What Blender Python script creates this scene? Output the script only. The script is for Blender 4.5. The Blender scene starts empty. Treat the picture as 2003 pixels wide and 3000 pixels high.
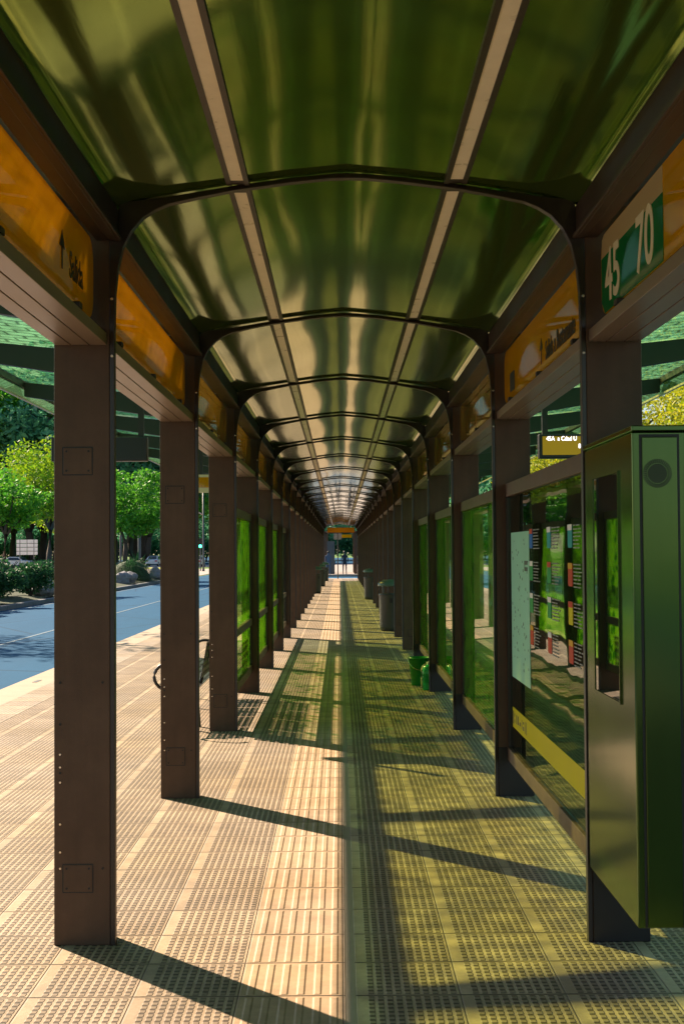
import bpy, math, random
from mathutils import Vector, Matrix
R = math.radians
rnd = random.Random(7)

# ------------------------------------------------------------------ scene, camera, light
sc = bpy.context.scene
col = sc.collection
cam_d = bpy.data.cameras.new('camera')
cam = bpy.data.objects.new('camera', cam_d)
col.objects.link(cam)
sc.camera = cam
cam_d.sensor_fit = 'HORIZONTAL'
cam_d.sensor_width = 36.0
cam_d.lens = 36.0 * 3000.0 / 1568.0
cam_d.clip_start = 0.05
cam_d.clip_end = 3000
cam.matrix_world = (Matrix.Translation((-0.04, 0, 1.69)) @ Matrix.Rotation(-0.0017, 4, 'Z')
                    @ Matrix.Rotation(R(90) + math.atan(91 / 3000), 4, 'X') @ Matrix.Rotation(-0.0068, 4, 'Z'))

SUN_EL, SUN_AZ = R(32.7), R(-43.7)          # azimuth from +Y towards +X
sun_to = Vector((math.sin(SUN_AZ) * math.cos(SUN_EL), math.cos(SUN_AZ) * math.cos(SUN_EL), math.sin(SUN_EL)))
w = bpy.data.worlds.new('World')
sc.world = w
w.use_nodes = True
wn = w.node_tree
sky = wn.nodes.new('ShaderNodeTexSky')
sky.sky_type = 'NISHITA'
sky.sun_disc = False
sky.sun_elevation = SUN_EL
sky.sun_rotation = SUN_AZ
sky.air_density = 1.0
sky.dust_density = 0.5
sky.ozone_density = 1.2
wn.links.new(sky.outputs[0], wn.nodes['Background'].inputs[0])
wn.nodes['Background'].inputs[1].default_value = 0.058
sl = bpy.data.lights.new('sun', 'SUN')
sl.energy = 5.0
sl.angle = R(0.5)
sl.color = (1.0, 0.80, 0.60)
so = bpy.data.objects.new('sun', sl)
so.rotation_euler = (-sun_to).to_track_quat('-Z', 'Y').to_euler()
so.location = (-30, 30, 40)
col.objects.link(so)
sc.view_settings.view_transform = 'Standard'
sc.view_settings.look = 'None'
sc.view_settings.exposure = 1.28
sc.view_settings.gamma = 1
sc.render.engine = 'CYCLES'
sc.cycles.max_bounces = 10
sc.cycles.transparent_max_bounces = 24
sc.cycles.glossy_bounces = 5
sc.cycles.diffuse_bounces = 4
sc.cycles.transmission_bounces = 6
sc.cycles.caustics_reflective = False
sc.cycles.caustics_refractive = False
sc.cycles.sample_clamp_indirect = 6.0

# ------------------------------------------------------------------ node helper
class V:
    """a float socket with arithmetic"""
    def __init__(s, t, sock): s.t, s.s = t, sock
    def _m(s, op, *a):
        n = s.t.nodes.new('ShaderNodeMath'); n.operation = op
        for i, x in enumerate((s,) + a):
            if isinstance(x, V): s.t.links.new(x.s, n.inputs[i])
            else: n.inputs[i].default_value = x
        return V(s.t, n.outputs[0])
    def __add__(s, o): return s._m('ADD', o)
    def __sub__(s, o): return s._m('SUBTRACT', o)
    def __mul__(s, o): return s._m('MULTIPLY', o)
    def __truediv__(s, o): return s._m('DIVIDE', o)
    def fract(s): return s._m('FRACT')
    def floor(s): return s._m('FLOOR')
    def abs(s): return s._m('ABSOLUTE')
    def gt(s, o): return s._m('GREATER_THAN', o)
    def lt(s, o): return s._m('LESS_THAN', o)
    def mn(s, o): return s._m('MINIMUM', o)
    def mx(s, o): return s._m('MAXIMUM', o)
    def pw(s, o): return s._m('POWER', o)
    def ss(s, a, b, lo=0.0, hi=1.0):
        n = s.t.nodes.new('ShaderNodeMapRange'); n.interpolation_type = 'SMOOTHSTEP'
        s.t.links.new(s.s, n.inputs[0])
        for i, x in zip((1, 2, 3, 4), (a, b, lo, hi)): n.inputs[i].default_value = x
        return V(s.t, n.outputs[0])
    def inv(s): return (s * -1.0) + 1.0

class Mat:
    def __init__(s, name):
        s.m = bpy.data.materials.new(name); s.m.use_nodes = True
        s.t = s.m.node_tree; s.p = s.t.nodes['Principled BSDF']; s.out = s.t.nodes['Material Output']
    def n(s, ty, **kw):
        n = s.t.nodes.new(ty)
        for k, v in kw.items(): setattr(n, k, v)
        return n
    def link(s, a, b):
        s.t.links.new(a.s if isinstance(a, V) else a, b)
    def coords(s, kind='Object'):
        tc = s.n('ShaderNodeTexCoord'); return tc.outputs[kind]
    def xyz(s, kind='Object'):
        sp = s.n('ShaderNodeSeparateXYZ'); s.link(s.coords(kind), sp.inputs[0])
        return [V(s.t, o) for o in sp.outputs]
    def geo(s):
        g = s.n('ShaderNodeNewGeometry'); return g
    def scaled(s, v, sx, sy, sz):
        mp = s.n('ShaderNodeMapping'); mp.inputs['Scale'].default_value = (sx, sy, sz)
        s.link(v, mp.inputs[0]); return mp.outputs[0]
    def noise(s, scale, detail=3, rough=.5, vec=None, color=False):
        n = s.n('ShaderNodeTexNoise'); n.inputs['Scale'].default_value = scale
        n.inputs['Detail'].default_value = detail; n.inputs['Roughness'].default_value = rough
        s.link(vec if vec is not None else s.coords(), n.inputs['Vector'])
        return n.outputs['Color'] if color else V(s.t, n.outputs['Fac'])
    def white(s, a, b):
        c = s.n('ShaderNodeCombineXYZ'); s.link(a, c.inputs[0]); s.link(b, c.inputs[1])
        n = s.n('ShaderNodeTexWhiteNoise'); n.noise_dimensions = '3D'; s.link(c.outputs[0], n.inputs['Vector'])
        return V(s.t, n.outputs['Value'])
    def mix(s, f, a, b):
        n = s.n('ShaderNodeMix'); n.data_type = 'RGBA'
        if isinstance(f, V): s.link(f, n.inputs[0])
        else: n.inputs[0].default_value = f
        for x, i in ((a, 6), (b, 7)):
            if isinstance(x, tuple): n.inputs[i].default_value = (*x, 1)
            else: s.link(x, n.inputs[i])
        return n.outputs[2]
    def mul(s, c, f):
        n = s.n('ShaderNodeMix'); n.data_type = 'RGBA'; n.blend_type = 'MULTIPLY'; n.inputs[0].default_value = 1
        if isinstance(c, tuple): n.inputs[6].default_value = (*c, 1)
        else: s.link(c, n.inputs[6])
        s.link(f, n.inputs[7]); return n.outputs[2]
    def set(s, **kw):
        names = dict(base='Base Color', rough='Roughness', metal='Metallic', ior='IOR', coat='Coat Weight',
                     coatr='Coat Roughness', spec='Specular IOR Level', emit='Emission Color', emits='Emission Strength', trans='Transmission Weight', aniso='Anisotropic')
        for k, v in kw.items():
            i = s.p.inputs[names[k]]
            if isinstance(v, tuple): i.default_value = (*v, 1)
            elif isinstance(v, (int, float)): i.default_value = v
            else: s.link(v, i)
        return s
    def bump(s, h, dist=.01, strength=1.0):
        b = s.n('ShaderNodeBump'); b.inputs['Strength'].default_value = strength
        b.inputs['Distance'].default_value = dist
        s.link(h, b.inputs['Height']); s.link(b.outputs[0], s.p.inputs['Normal']); return b.outputs[0]
    def mixsh(s, f, a, b):
        n = s.n('ShaderNodeMixShader')
        if isinstance(f, (int, float)): n.inputs[0].default_value = f
        else: s.link(f, n.inputs[0])
        s.link(a, n.inputs[1]); s.link(b, n.inputs[2]); return n.outputs[0]
    def schlick(s, f0=.045):
        lw = s.n('ShaderNodeLayerWeight'); f = V(s.t, lw.outputs['Facing'])
        return f.pw(5.0) * (1 - f0) + f0
    def surf(s, x): s.link(x, s.out.inputs[0])

def simple(name, c, rough=.5, metal=0.0, var=.12, vscale=3.0, bump=0.0, bscale=60, **kw):
    M = Mat(name)
    nz = M.noise(vscale, 4, .6)
    f = nz * (2 * var) + (1 - var)
    M.set(base=M.mul(c, f), rough=(nz * .2 + (rough - .1)), metal=metal, **kw)
    if bump: M.bump(M.noise(bscale, 3), bump)
    return M.m

M = {}
M['brown'] = simple('brown_powder_coat', (.092, .053, .034), .5, .0, .30, 2.2, .0006, 260, spec=.22)
M['brown_beam'] = simple('dark_brown_beam', (.050, .032, .024), .42, .0, .25, 2.5, .0006, 200, spec=.3)
M['brown_dark'] = simple('dark_brown_profile', (.032, .022, .017), .42, .0, .2, 3)
M['soffit'] = simple('satin_brown_soffit', (.30, .215, .155), .38, .35, .12, 2)
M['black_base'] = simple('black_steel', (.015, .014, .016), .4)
M['awning_steel'] = simple('dark_green_grey_steel', (.030, .030, .024), .45, .2)
M['edge_trim'] = simple('pale_edge_trim', (.55, .45, .38), .4)
M['rivet'] = simple('polished_rivet', (.75, .68, .58), .25, .9)
M['hole'] = simple('dark_screw', (.01, .01, .01), .5)
M['kerb_stone'] = simple('kerb_concrete', (.48, .37, .27), .8, 0, .18, 6, .004, 50)
M['kerb_dark'] = simple('weathered_kerb', (.16, .17, .18), .85, 0, .3, 4, .006, 30)
M['pavement'] = simple('light_pavement', (.45, .38, .33), .85, 0, .15, .6, .004, 20)
M['cream'] = simple('cream_sign', (.72, .60, .34), .4)
M['cream_num'] = simple('cream_numbers', (.90, .84, .52), .4)
M['sign_green'] = simple('route_sign_green', (.01, .22, .05), .35)
M['black_text'] = simple('black_lettering', (.012, .014, .012), .5)
M['white_text'] = simple('white_lettering', (.8, .78, .72), .5)
M['lens'] = simple('frosted_light_lens', (.97, .90, .76), .3, 0, .12, 9, .002, 30)
M['bin'] = simple('grey_green_litter_bin', (.052, .06, .05), .4, .1)
M['bin_lid'] = simple('green_bin_lid', (.08, .17, .12), .35)
M['bark'] = simple('tree_bark', (.10, .075, .06), .95, 0, .35, 8, .03, 24)
M['rock'] = simple('pale_boulder', (.24, .24, .26), .9, 0, .35, 2.5, .05, 6)
M['soil'] = simple('median_soil', (.055, .075, .035), .95, 0, .35, 2, .03, 8)
M['tyre'] = simple('tyre_rubber', (.015, .015, .016), .8)
M['silver'] = simple('silver_paint', (.5, .52, .55), .25, .3)
M['white_paint'] = simple('white_paint', (.75, .75, .75), .25)
M['worn_paint'] = simple('worn_road_paint', (.16, .24, .30), .8, 0, .4, 1.5)
M['dark_glass'] = simple('tinted_window_glass', (.02, .03, .04), .08, spec=.8)
M['pole'] = simple('grey_pole_paint', (.08, .09, .10), .45)
M['grey_text'] = simple('grey_lettering', (.22, .22, .20), .5)
M['skin'] = simple('skin', (.35, .2, .14), .6)
M['cloth_dark'] = simple('dark_clothing', (.03, .035, .05), .85)
M['cloth_blue'] = simple('grey_blue_clothing', (.12, .14, .2), .85)
M['red'] = simple('red_label', (.55, .02, .02), .4, spec=.1)
M['blue'] = simple('blue_label', (.01, .12, .50), .4, spec=.1)
M['teal'] = simple('teal_label', (.02, .32, .35), .4, spec=.1)
M['lgreen'] = simple('green_label', (.02, .30, .08), .4, spec=.1)
M['amber'] = simple('amber_label', (.70, .35, .02), .4, spec=.1)
M['yellow'] = simple('yellow_strip', (.62, .52, .0), .4, spec=.08)
M['mint'] = simple('mint_map_paper', (.30, .62, .44), .5, 0, .12, 3, spec=.15)
M['board'] = simple('black_printed_board', (.010, .012, .010), .35)
M['bucket'] = simple('green_plastic_bucket', (.005, .23, .035), .3)
M['bottle'] = simple('green_plastic_can', (.01, .42, .13), .25)
M['yellow_paint'] = simple('yellow_road_paint', (.6, .42, .05), .7)

def m_post():
    A = Mat('brown_powder_coat'); v = A.coords()
    streak = A.noise(1.0, 4, .6, A.scaled(v, 14, 14, .8)); blot = A.noise(3.2, 5, .65); fine = A.noise(240, 2, .6)
    c = A.mix(blot.ss(.35, .75), (.086, .048, .030), (.116, .068, .044))
    sc_ = A.noise(1.0, 5, .7, A.scaled(v, 22, 22, 5)).ss(.66, .72)
    c = A.mix(sc_ * .35, c, (.20, .16, .12))
    A.set(base=A.mul(c, streak * .45 + .78), rough=blot * .22 + .36, spec=.3)
    A.bump(fine, .0006); return A.m
M['brown'] = m_post()
def m_tiles(name, x0, y0, kind):
    """paving of 0.40 m tiles; kind grid / bars / dots"""
    A = Mat(name); x, y, z = A.xyz()
    T = .40
    tu = (x - x0) / T; tv = (y - y0) / T
    u, v = tu.fract(), tv.fract()
    iu, iv = tu.floor(), tv.floor()
    ev = ((v - .5).abs()).ss(.482, .495)          # seam
    eu = ((u - .5).abs()).ss(.488, .497) * .55
    seam = ev.mx(eu)
    if kind == 'grid':
        cu = (u - .105) / .875; cv = (v - .03) / .94
        inu = cu.gt(0.0) * cu.lt(1.0) * cv.gt(0.0) * cv.lt(1.0)
        a = ((cu * 10.0).fract() - .5).abs().ss(.27, .36).inv()
        b = ((cv * 9.0).fract() - .5).abs().ss(.26, .36).inv()
        pad = a * b * inu
        groove = (a * inu) * b.inv()
    elif kind == 'bars':
        cu = (u - .03) / .96
        a = ((cu * 6.0).fract() - .5).abs().ss(.13, .28).inv()
        b = ((v - .5).abs()).ss(.44, .47).inv()
        pad = a * b
        groove = pad * 0.0
    else:
        a = ((u * 9.0).fract() - .5); b = ((v * 9.0).fract() - .5)
        d = (a * a + b * b).pw(.5)
        pad = d.ss(.18, .34).inv()
        groove = pad * 0.0
    h = pad - seam * 1.2
    big = A.noise(.7, 4, .6); fine = A.noise(38, 3, .6)
    mid = A.noise(5.0, 5, .65)
    tilev = A.white(iu, iv)
    base = (.44, .325, .212) if kind != 'bars' else (.52, .36, .215)
    if kind == 'dots': base = (.46, .36, .26)
    warm = A.mix(big.ss(.3, .7), (base[0] * 1.04, base[1] * 1.05, base[2] * 1.12), (base[0] * .95, base[1] * .90, base[2] * .80))
    lum = (tilev * .28 + .84) * (mid.ss(.3, .75) * .32 + .82) * (fine * .30 + .85)
    if kind == 'grid': lum = lum * (groove * -.78 + 1.0) * (pad * -.36 + 1.12)  # groove tone holds dirt and the painted-in shadow of the pad rows
    lum = lum * (seam * -.80 + 1.0) * ((tilev.gt(.93)) * -.16 + 1.0)
    # stains and old chewing gum
    vo = A.n('ShaderNodeTexVoronoi'); vo.inputs['Scale'].default_value = 2.3; A.link(A.coords(), vo.inputs['Vector'])
    gum = V(A.t, vo.outputs['Distance']).ss(.03, .05).inv() * (tilev.gt(.45))
    st = A.noise(1.9, 6, .7).ss(.58, .72)
    lum = lum * (gum * -.4 + 1.0) * (st * -.18 + 1.0)
    A.set(base=A.mul(warm, lum), rough=.62, spec=.35)
    A.bump(h + fine * .14 + mid * .10, .0092 if kind != 'bars' else .0048, 1.0)
    return A.m
M['tile_l'] = m_tiles('ribbed_paving_tiles', -.438, 5.03, 'grid')
M['tile_r'] = m_tiles('ribbed_paving_tiles', .008, 5.03, 'grid')
M['tile_bar'] = m_tiles('guiding_bar_tiles', -.438, 5.03, 'bars')
M['tile_dot'] = m_tiles('warning_dot_tiles', -3.438, 5.03, 'dots')
M['joint'] = simple('cement_joint', (.40, .31, .22), .7, 0, .12, 12, .002, 60)

def m_road():
    A = Mat('asphalt'); v = A.coords()
    big = A.noise(.25, 4, .6, A.scaled(v, 1, .15, 1)); f = A.noise(90, 2, .7); mid = A.noise(2.2, 5, .7, A.scaled(v, 1, .25, 1))
    lum = (big * .5 + .75) * (f * .5 + .75) * (mid * .3 + .85)
    cr = A.n('ShaderNodeTexVoronoi'); cr.feature = 'DISTANCE_TO_EDGE'; cr.inputs['Scale'].default_value = .25
    A.link(A.noise(.6, 5, .6, color=True), cr.inputs['Vector'])
    A.link(A.scaled(v, 1, .5, 1), cr.inputs['Vector'])
    crack = V(A.t, cr.outputs['Distance']).ss(.0, .012).inv()
    A.set(base=A.mul((.010, .100, .210), lum * (crack * -.35 + 1.0)), rough=.85, spec=.12)
    A.bump(f, .004)
    return A.m
M['road'] = m_road()
def m_grass():
    A = Mat('lawn_grass'); n1 = A.noise(.35, 5, .6); n2 = A.noise(14, 4, .7)
    c = A.mix(n1.ss(.35, .65), (.07, .20, .015), (.17, .30, .02))
    A.set(base=A.mul(c, n2 * .9 + .5), rough=.9); A.bump(n2, .05); return A.m
M['grass'] = m_grass()

def m_ceiling():
    A = Mat('glossy_green_ceiling_sheet')
    v = A.coords()
    nz = A.noise(1.0, 2, .4, A.scaled(v, 2.2, .5, 1)); fine = A.noise(1.0, 3, .6, A.scaled(v, 26, 1.2, 1)); sp = A.noise(40, 3, .7)
    A.set(base=A.mul((.165, .285, .024), nz * .3 + .85), rough=(sp * .05 + .04), metal=.84, ior=1.6)
    A.bump(nz + fine * .03, .0028, 1.0)
    return A.m
M['ceiling'] = m_ceiling()
def m_kiosk():
    A = Mat('satin_green_steel'); v = A.coords()
    br = A.noise(1.0, 3, .6, A.scaled(v, 30, 30, 1.2)); big = A.noise(1.7, 2)
    A.set(base=A.mul((.052, .098, .018), big * .3 + .85), rough=br * .06 + .13, metal=.72, ior=1.7)
    A.bump(big, .004, .5); return A.m
M['kiosk'] = m_kiosk()

def m_awning():
    A = Mat('green_scale_pattern_glass'); v = A.coords(); x, y, z = A.xyz()
    br = A.n('ShaderNodeTexBrick')
    br.offset = .5; br.inputs['Scale'].default_value = 1.0
    br.inputs['Brick Width'].default_value = .26; br.inputs['Row Height'].default_value = .17
    br.inputs['Mortar Size'].default_value = .030; br.inputs['Mortar Smooth'].default_value = .9
    dist = A.noise(3.2, 2, .5, color=True)
    mx_ = A.n('ShaderNodeVectorMath'); mx_.operation = 'MULTIPLY_ADD'
    A.link(dist, mx_.inputs[0]); mx_.inputs[1].default_value = (.10, .10, .0); A.link(v, mx_.inputs[2])
    A.link(mx_.outputs[0], br.inputs['Vector'])
    line = V(A.t, br.outputs['Fac']); dapple = A.noise(6, 4, .7)
    lum = (line * -.72 + 1.05) * (dapple.ss(.3, .7) * .6 + .55)  # mottling added to the glass to dapple the light on the floor
    tr = A.n('ShaderNodeBsdfTransparent'); A.link(A.mul((.76, .95, .28), lum), tr.inputs[0])
    tl = A.n('ShaderNodeBsdfTranslucent'); A.link(A.mul((.20, .80, .45), lum), tl.inputs[0])
    gl = A.n('ShaderNodeBsdfGlossy'); gl.inputs['Roughness'].default_value = .08
    fr = A.schlick(.03)
    b = A.mixsh(.36, tr.outputs[0], tl.outputs[0])
    A.surf(A.mixsh(fr, b, gl.outputs[0])); return A.m
M['awning'] = m_awning()

def m_film(name, tint, dark, leafs=True, tlw=.3, tlc=None):
    A = Mat(name); v = A.coords()
    lf = None
    if leafs:
        n1 = A.noise(5.0, 2, .5, color=True)
        ad = A.n('ShaderNodeVectorMath'); ad.operation = 'MULTIPLY_ADD'
        A.link(n1, ad.inputs[0]); ad.inputs[1].default_value = (0, .06, .06); A.link(v, ad.inputs[2])
        mp = A.n('ShaderNodeMapping'); mp.inputs['Scale'].default_value = (0, 7, 7.5); mp.inputs['Rotation'].default_value = (.6, 0, 0)
        A.link(ad.outputs[0], mp.inputs[0])
        vo = A.n('ShaderNodeTexVoronoi'); vo.inputs['Scale'].default_value = 1.0; A.link(mp.outputs[0], vo.inputs['Vector'])
        leaf = V(A.t, vo.outputs['Distance']).ss(.32, .52).inv()
        sepc = A.n('ShaderNodeSeparateColor'); A.link(vo.outputs['Color'], sepc.inputs[0])
        pick = V(A.t, sepc.outputs[0]).gt(.42)
        gate = A.noise(1.8, 3).ss(.35, .65)
        f = leaf * pick * (gate * .45 + .55) + gate * .22
        c = A.mix(f.mn(1.0), tint, dark)
    else:
        f = A.noise(4, 3); c = A.mix(f, tint, tuple(t * .8 for t in tint))
    tr = A.n('ShaderNodeBsdfTransparent'); A.link(c, tr.inputs[0])
    tl = A.n('ShaderNodeBsdfTranslucent'); A.link(A.mul(tlc, V(A.t, c)) if tlc else c, tl.inputs[0])
    gl = A.n('ShaderNodeBsdfGlossy'); gl.inputs['Roughness'].default_value = .015
    fr = A.schlick(.035)
    b = A.mixsh(tlw, tr.outputs[0], tl.outputs[0])
    A.surf(A.mixsh(fr, b, gl.outputs[0])); return A.m
M['film'] = m_film('leaf_pattern_green_film', (1.0, 1.0, .84), (.26, .50, .16), tlw=.32, tlc=(.42, 1.0, .03))
M['glass'] = m_film('clear_glass', (.80, .90, .82), (.8, .9, .8), False, .04)
A = Mat('kiosk_window_glass'); A.set(base=(.008, .014, .010), rough=.012, ior=1.9); M['kiosk_glass'] = A.m
def m_infoglass():
    A = Mat('wavy_clear_glass')
    tr = A.n('ShaderNodeBsdfTransparent'); tr.inputs[0].default_value = (.45, .62, .50, 1)
    gl = A.n('ShaderNodeBsdfGlossy'); gl.inputs['Roughness'].default_value = .012
    bp = A.n('ShaderNodeBump'); bp.inputs['Distance'].default_value = .03; bp.inputs['Strength'].default_value = .05
    A.link(A.noise(2.2, 1, .4), bp.inputs['Height']); A.link(bp.outputs[0], gl.inputs['Normal'])
    fr = A.schlick(.06)
    A.surf(A.mixsh(fr, tr.outputs[0], gl.outputs[0])); return A.m
M['infoglass'] = m_infoglass()

A = Mat('amber_tinted_glass'); _tr = A.n('ShaderNodeBsdfTransparent'); _tr.inputs[0].default_value = (.78, .62, .42, 1)
_gl = A.n('ShaderNodeBsdfGlossy'); _gl.inputs['Roughness'].default_value = .02; _gl.inputs[0].default_value = (1, .88, .68, 1)
_tl = A.n('ShaderNodeBsdfTranslucent'); _tl.inputs[0].default_value = (.98, .60, .16, 1); _df = A.n('ShaderNodeBsdfDiffuse'); _df.inputs[0].default_value = (.75, .42, .09, 1)
_b = A.mixsh(A.noise(1.3, 3, .6, A.scaled(A.coords(), 1, 3, 1)).ss(.35, .62, .25, .95), _tr.outputs[0], A.mixsh(.5, _tl.outputs[0], _df.outputs[0]))
A.surf(A.mixsh(A.schlick(.08), _b, _gl.outputs[0])); M['amber_glass'] = A.m
def m_orange():
    A = Mat('orange_sign_face')
    n = A.noise(1.2, 3)
    tl = A.n('ShaderNodeBsdfTranslucent'); tl.inputs[0].default_value = (.98, .58, .01, 1)
    A.set(base=A.mul((.85, .46, .004), n * .4 + .8), rough=.03, ior=1.7)
    A.bump(A.noise(2.5, 1, .3), .0015, .4)
    tp = A.n('ShaderNodeBsdfTransparent'); tp.inputs[0].default_value = (.95, .52, .05, 1)
    A.surf(A.mixsh(.5, A.p.outputs[0], A.mixsh(.45, tl.outputs[0], tp.outputs[0]))); return A.m
M['orange'] = m_orange()

def m_backlit(name, c):
    A = Mat(name); tl = A.n('ShaderNodeBsdfTranslucent'); tl.inputs[0].default_value = (*c, 1)
    A.set(base=c, rough=.05, ior=1.6); A.surf(A.mixsh(.4, A.p.outputs[0], tl.outputs[0])); return A.m
M['sign_green'] = m_backlit('route_sign_green', (.01, .36, .08)); M['cream_sign'] = m_backlit('cream_sign_face', (.85, .78, .40))
def m_leaf(name, c, c2, tw=.35, bright=1.0):
    A = Mat(name)
    at = A.n('ShaderNodeObjectInfo')
    g = A.geo()
    r = V(A.t, g.outputs['Random Per Island'])
    cc = A.mix(r, c, c2)
    A.set(base=A.mul(cc, (A.noise(.6, 2) * .8 + .6)), rough=.55)
    tl = A.n('ShaderNodeBsdfTranslucent'); A.link(cc, tl.inputs[0])
    A.surf(A.mixsh(tw, A.p.outputs[0], tl.outputs[0])); return A.m
M['leaf_green'] = m_leaf('green_leaves', (.05, .26, .03), (.17, .46, .02), .45)
M['leaf_yellow'] = m_leaf('yellow_green_leaves', (.22, .32, .01), (.55, .50, .02), .5)
M['leaf_lime'] = m_leaf('lime_leaves', (.13, .34, .01), (.34, .46, .01), .45)
M['leaf_blue'] = m_leaf('blue_green_leaves', (.06, .26, .16), (.15, .42, .20), .45)
M['leaf_purple'] = m_leaf('purple_brown_leaves', (.10, .07, .09), (.16, .12, .12))
M['leaf_dark'] = m_leaf('dark_shrub_leaves', (.02, .09, .03), (.05, .17, .05))
def m_emit(name, c, s):
    A = Mat(name); A.set(base=(.02, .02, .02), emit=c, emits=s); return A.m
M['led'] = m_emit('white_led_characters', (1.0, .93, .95), 1.6)
M['led_panel'] = m_emit('amber_led_matrix', (.45, .30, .0), .22)
M['green_light'] = m_emit('green_signal_lamp', (.05, 1.0, .45), 4.0)

# ------------------------------------------------------------------ mesh helpers
class MB:
    def __init__(s): s.v = []; s.f = []; s.mi = []
    def add(s, vs, fs, mi=0):
        o = len(s.v); s.v += [tuple(p) for p in vs]
        s.f += [tuple(i + o for i in f) for f in fs]; s.mi += [mi] * len(fs); return s
    def box(s, x0, x1, y0, y1, z0, z1, mi=0):
        vs = [(x, y, z) for x in (x0, x1) for y in (y0, y1) for z in (z0, z1)]
        return s.add(vs, [(0, 1, 3, 2), (4, 6, 7, 5), (0, 4, 5, 1), (2, 3, 7, 6), (0, 2, 6, 4), (1, 5, 7, 3)], mi)
    def prism_y(s, poly, y0, y1, mi=0):      # poly in (x,z)
        n = len(poly)
        vs = [(x, y0, z) for x, z in poly] + [(x, y1, z) for x, z in poly]
        fs = [(i, (i + 1) % n, n + (i + 1) % n, n + i) for i in range(n)] + [tuple(range(n))[::-1], tuple(range(n, 2 * n))]
        return s.add(vs, fs, mi)
    def prism_x(s, poly, x0, x1, mi=0):      # poly in (y,z)
        n = len(poly)
        vs = [(x0, y, z) for y, z in poly] + [(x1, y, z) for y, z in poly]
        fs = [(i, (i + 1) % n, n + (i + 1) % n, n + i) for i in range(n)] + [tuple(range(n))[::-1], tuple(range(n, 2 * n))]
        return s.add(vs, fs, mi)
    def tube(s, pts, rads, seg=8, mi=0, cap=True):
        pts = [Vector(p) for p in pts]
        if isinstance(rads, (int, float)): rads = [rads] * len(pts)
        o = len(s.v); up = Vector((0, 0, 1))
        for i, p in enumerate(pts):
            d = (pts[min(i + 1, len(pts) - 1)] - pts[max(i - 1, 0)]).normalized()
            a = d.cross(up)
            if a.length < .05: a = d.cross(Vector((1, 0, 0)))
            a.normalize(); b = d.cross(a).normalized()
            for k in range(seg):
                t = 2 * math.pi * k / seg
                s.v.append(tuple(p + (a * math.cos(t) + b * math.sin(t)) * rads[i]))
        for i in range(len(pts) - 1):
            for k in range(seg):
                k2 = (k + 1) % seg
                s.f.append((o + i * seg + k, o + i * seg + k2, o + (i + 1) * seg + k2, o + (i + 1) * seg + k)); s.mi.append(mi)
        if cap:
            s.f.append(tuple(o + k for k in range(seg))[::-1]); s.mi.append(mi)
            e = o + (len(pts) - 1) * seg
            s.f.append(tuple(e + k for k in range(seg))); s.mi.append(mi)
        return s
    def lathe(s, prof, c=(0, 0, 0), seg=20, mi=0):   # prof (r,z)
        o = len(s.v); cx, cy, cz = c
        for r, z in prof:
            for k in range(seg):
                t = 2 * math.pi * k / seg
                s.v.append((cx + r * math.cos(t), cy + r * math.sin(t), cz + z))
        for i in range(len(prof) - 1):
            for k in range(seg):
                k2 = (k + 1) % seg
                s.f.append((o + i * seg + k, o + i * seg + k2, o + (i + 1) * seg + k2, o + (i + 1) * seg + k)); s.mi.append(mi)
        if prof[0][0] > 1e-4: s.f.append(tuple(o + k for k in range(seg))[::-1]); s.mi.append(mi)
        if prof[-1][0] > 1e-4:
            e = o + (len(prof) - 1) * seg; s.f.append(tuple(e + k for k in range(seg))); s.mi.append(mi)
        return s
    def build(s, name, mats, parent=None, smooth=False, bevel=0, recalc=True):
        me = bpy.data.meshes.new(name); me.from_pydata(s.v, [], s.f)
        if not isinstance(mats, (list, tuple)): mats = [mats]
        for m_ in mats: me.materials.append(m_)
        if len(mats) > 1: me.polygons.foreach_set('material_index', s.mi)
        if recalc:
            import bmesh
            bm = bmesh.new(); bm.from_mesh(me); bmesh.ops.recalc_face_normals(bm, faces=bm.faces); bm.to_mesh(me); bm.free()
        if smooth: me.polygons.foreach_set('use_smooth', [True] * len(me.polygons))
        me.update()
        o = bpy.data.objects.new(name, me); col.objects.link(o)
        if parent: o.parent = parent
        if bevel:
            b = o.modifiers.new('bevel', 'BEVEL'); b.width = bevel; b.segments = 2; b.limit_method = 'ANGLE'; b.harden_normals = False
        return o
def tag(o, label=None, cat=None, group=None, kind=None):
    if label: o['label'] = label
    if cat: o['category'] = cat
    if group: o['group'] = group
    if kind: o['kind'] = kind
    return o
def empty(name, loc=(0, 0, 0), rz=0):
    o = bpy.data.objects.new(name, None); col.objects.link(o); o.location = loc; o.rotation_euler = (0, 0, rz)
    o.empty_display_size = .2
    return o
kids = {}
def copy_tree(o, parent=None):
    c = o.copy(); col.objects.link(c)
    if parent is not None: c.parent = parent
    for ch in [k for k in bpy.data.objects if k.parent == o and k != c]:
        copy_tree(ch, c)
    return c
ORD = ['nearest', 'second', 'third', 'fourth', 'fifth', 'sixth', 'seventh', 'eighth', 'ninth', 'tenth', 'eleventh', 'twelfth', 'thirteenth',
       'fourteenth', 'fifteenth', 'sixteenth', 'seventeenth', 'eighteenth', 'nineteenth', 'twentieth', 'twenty-first', 'twenty-second', 'twenty-third', 'twenty-fourth']
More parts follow.
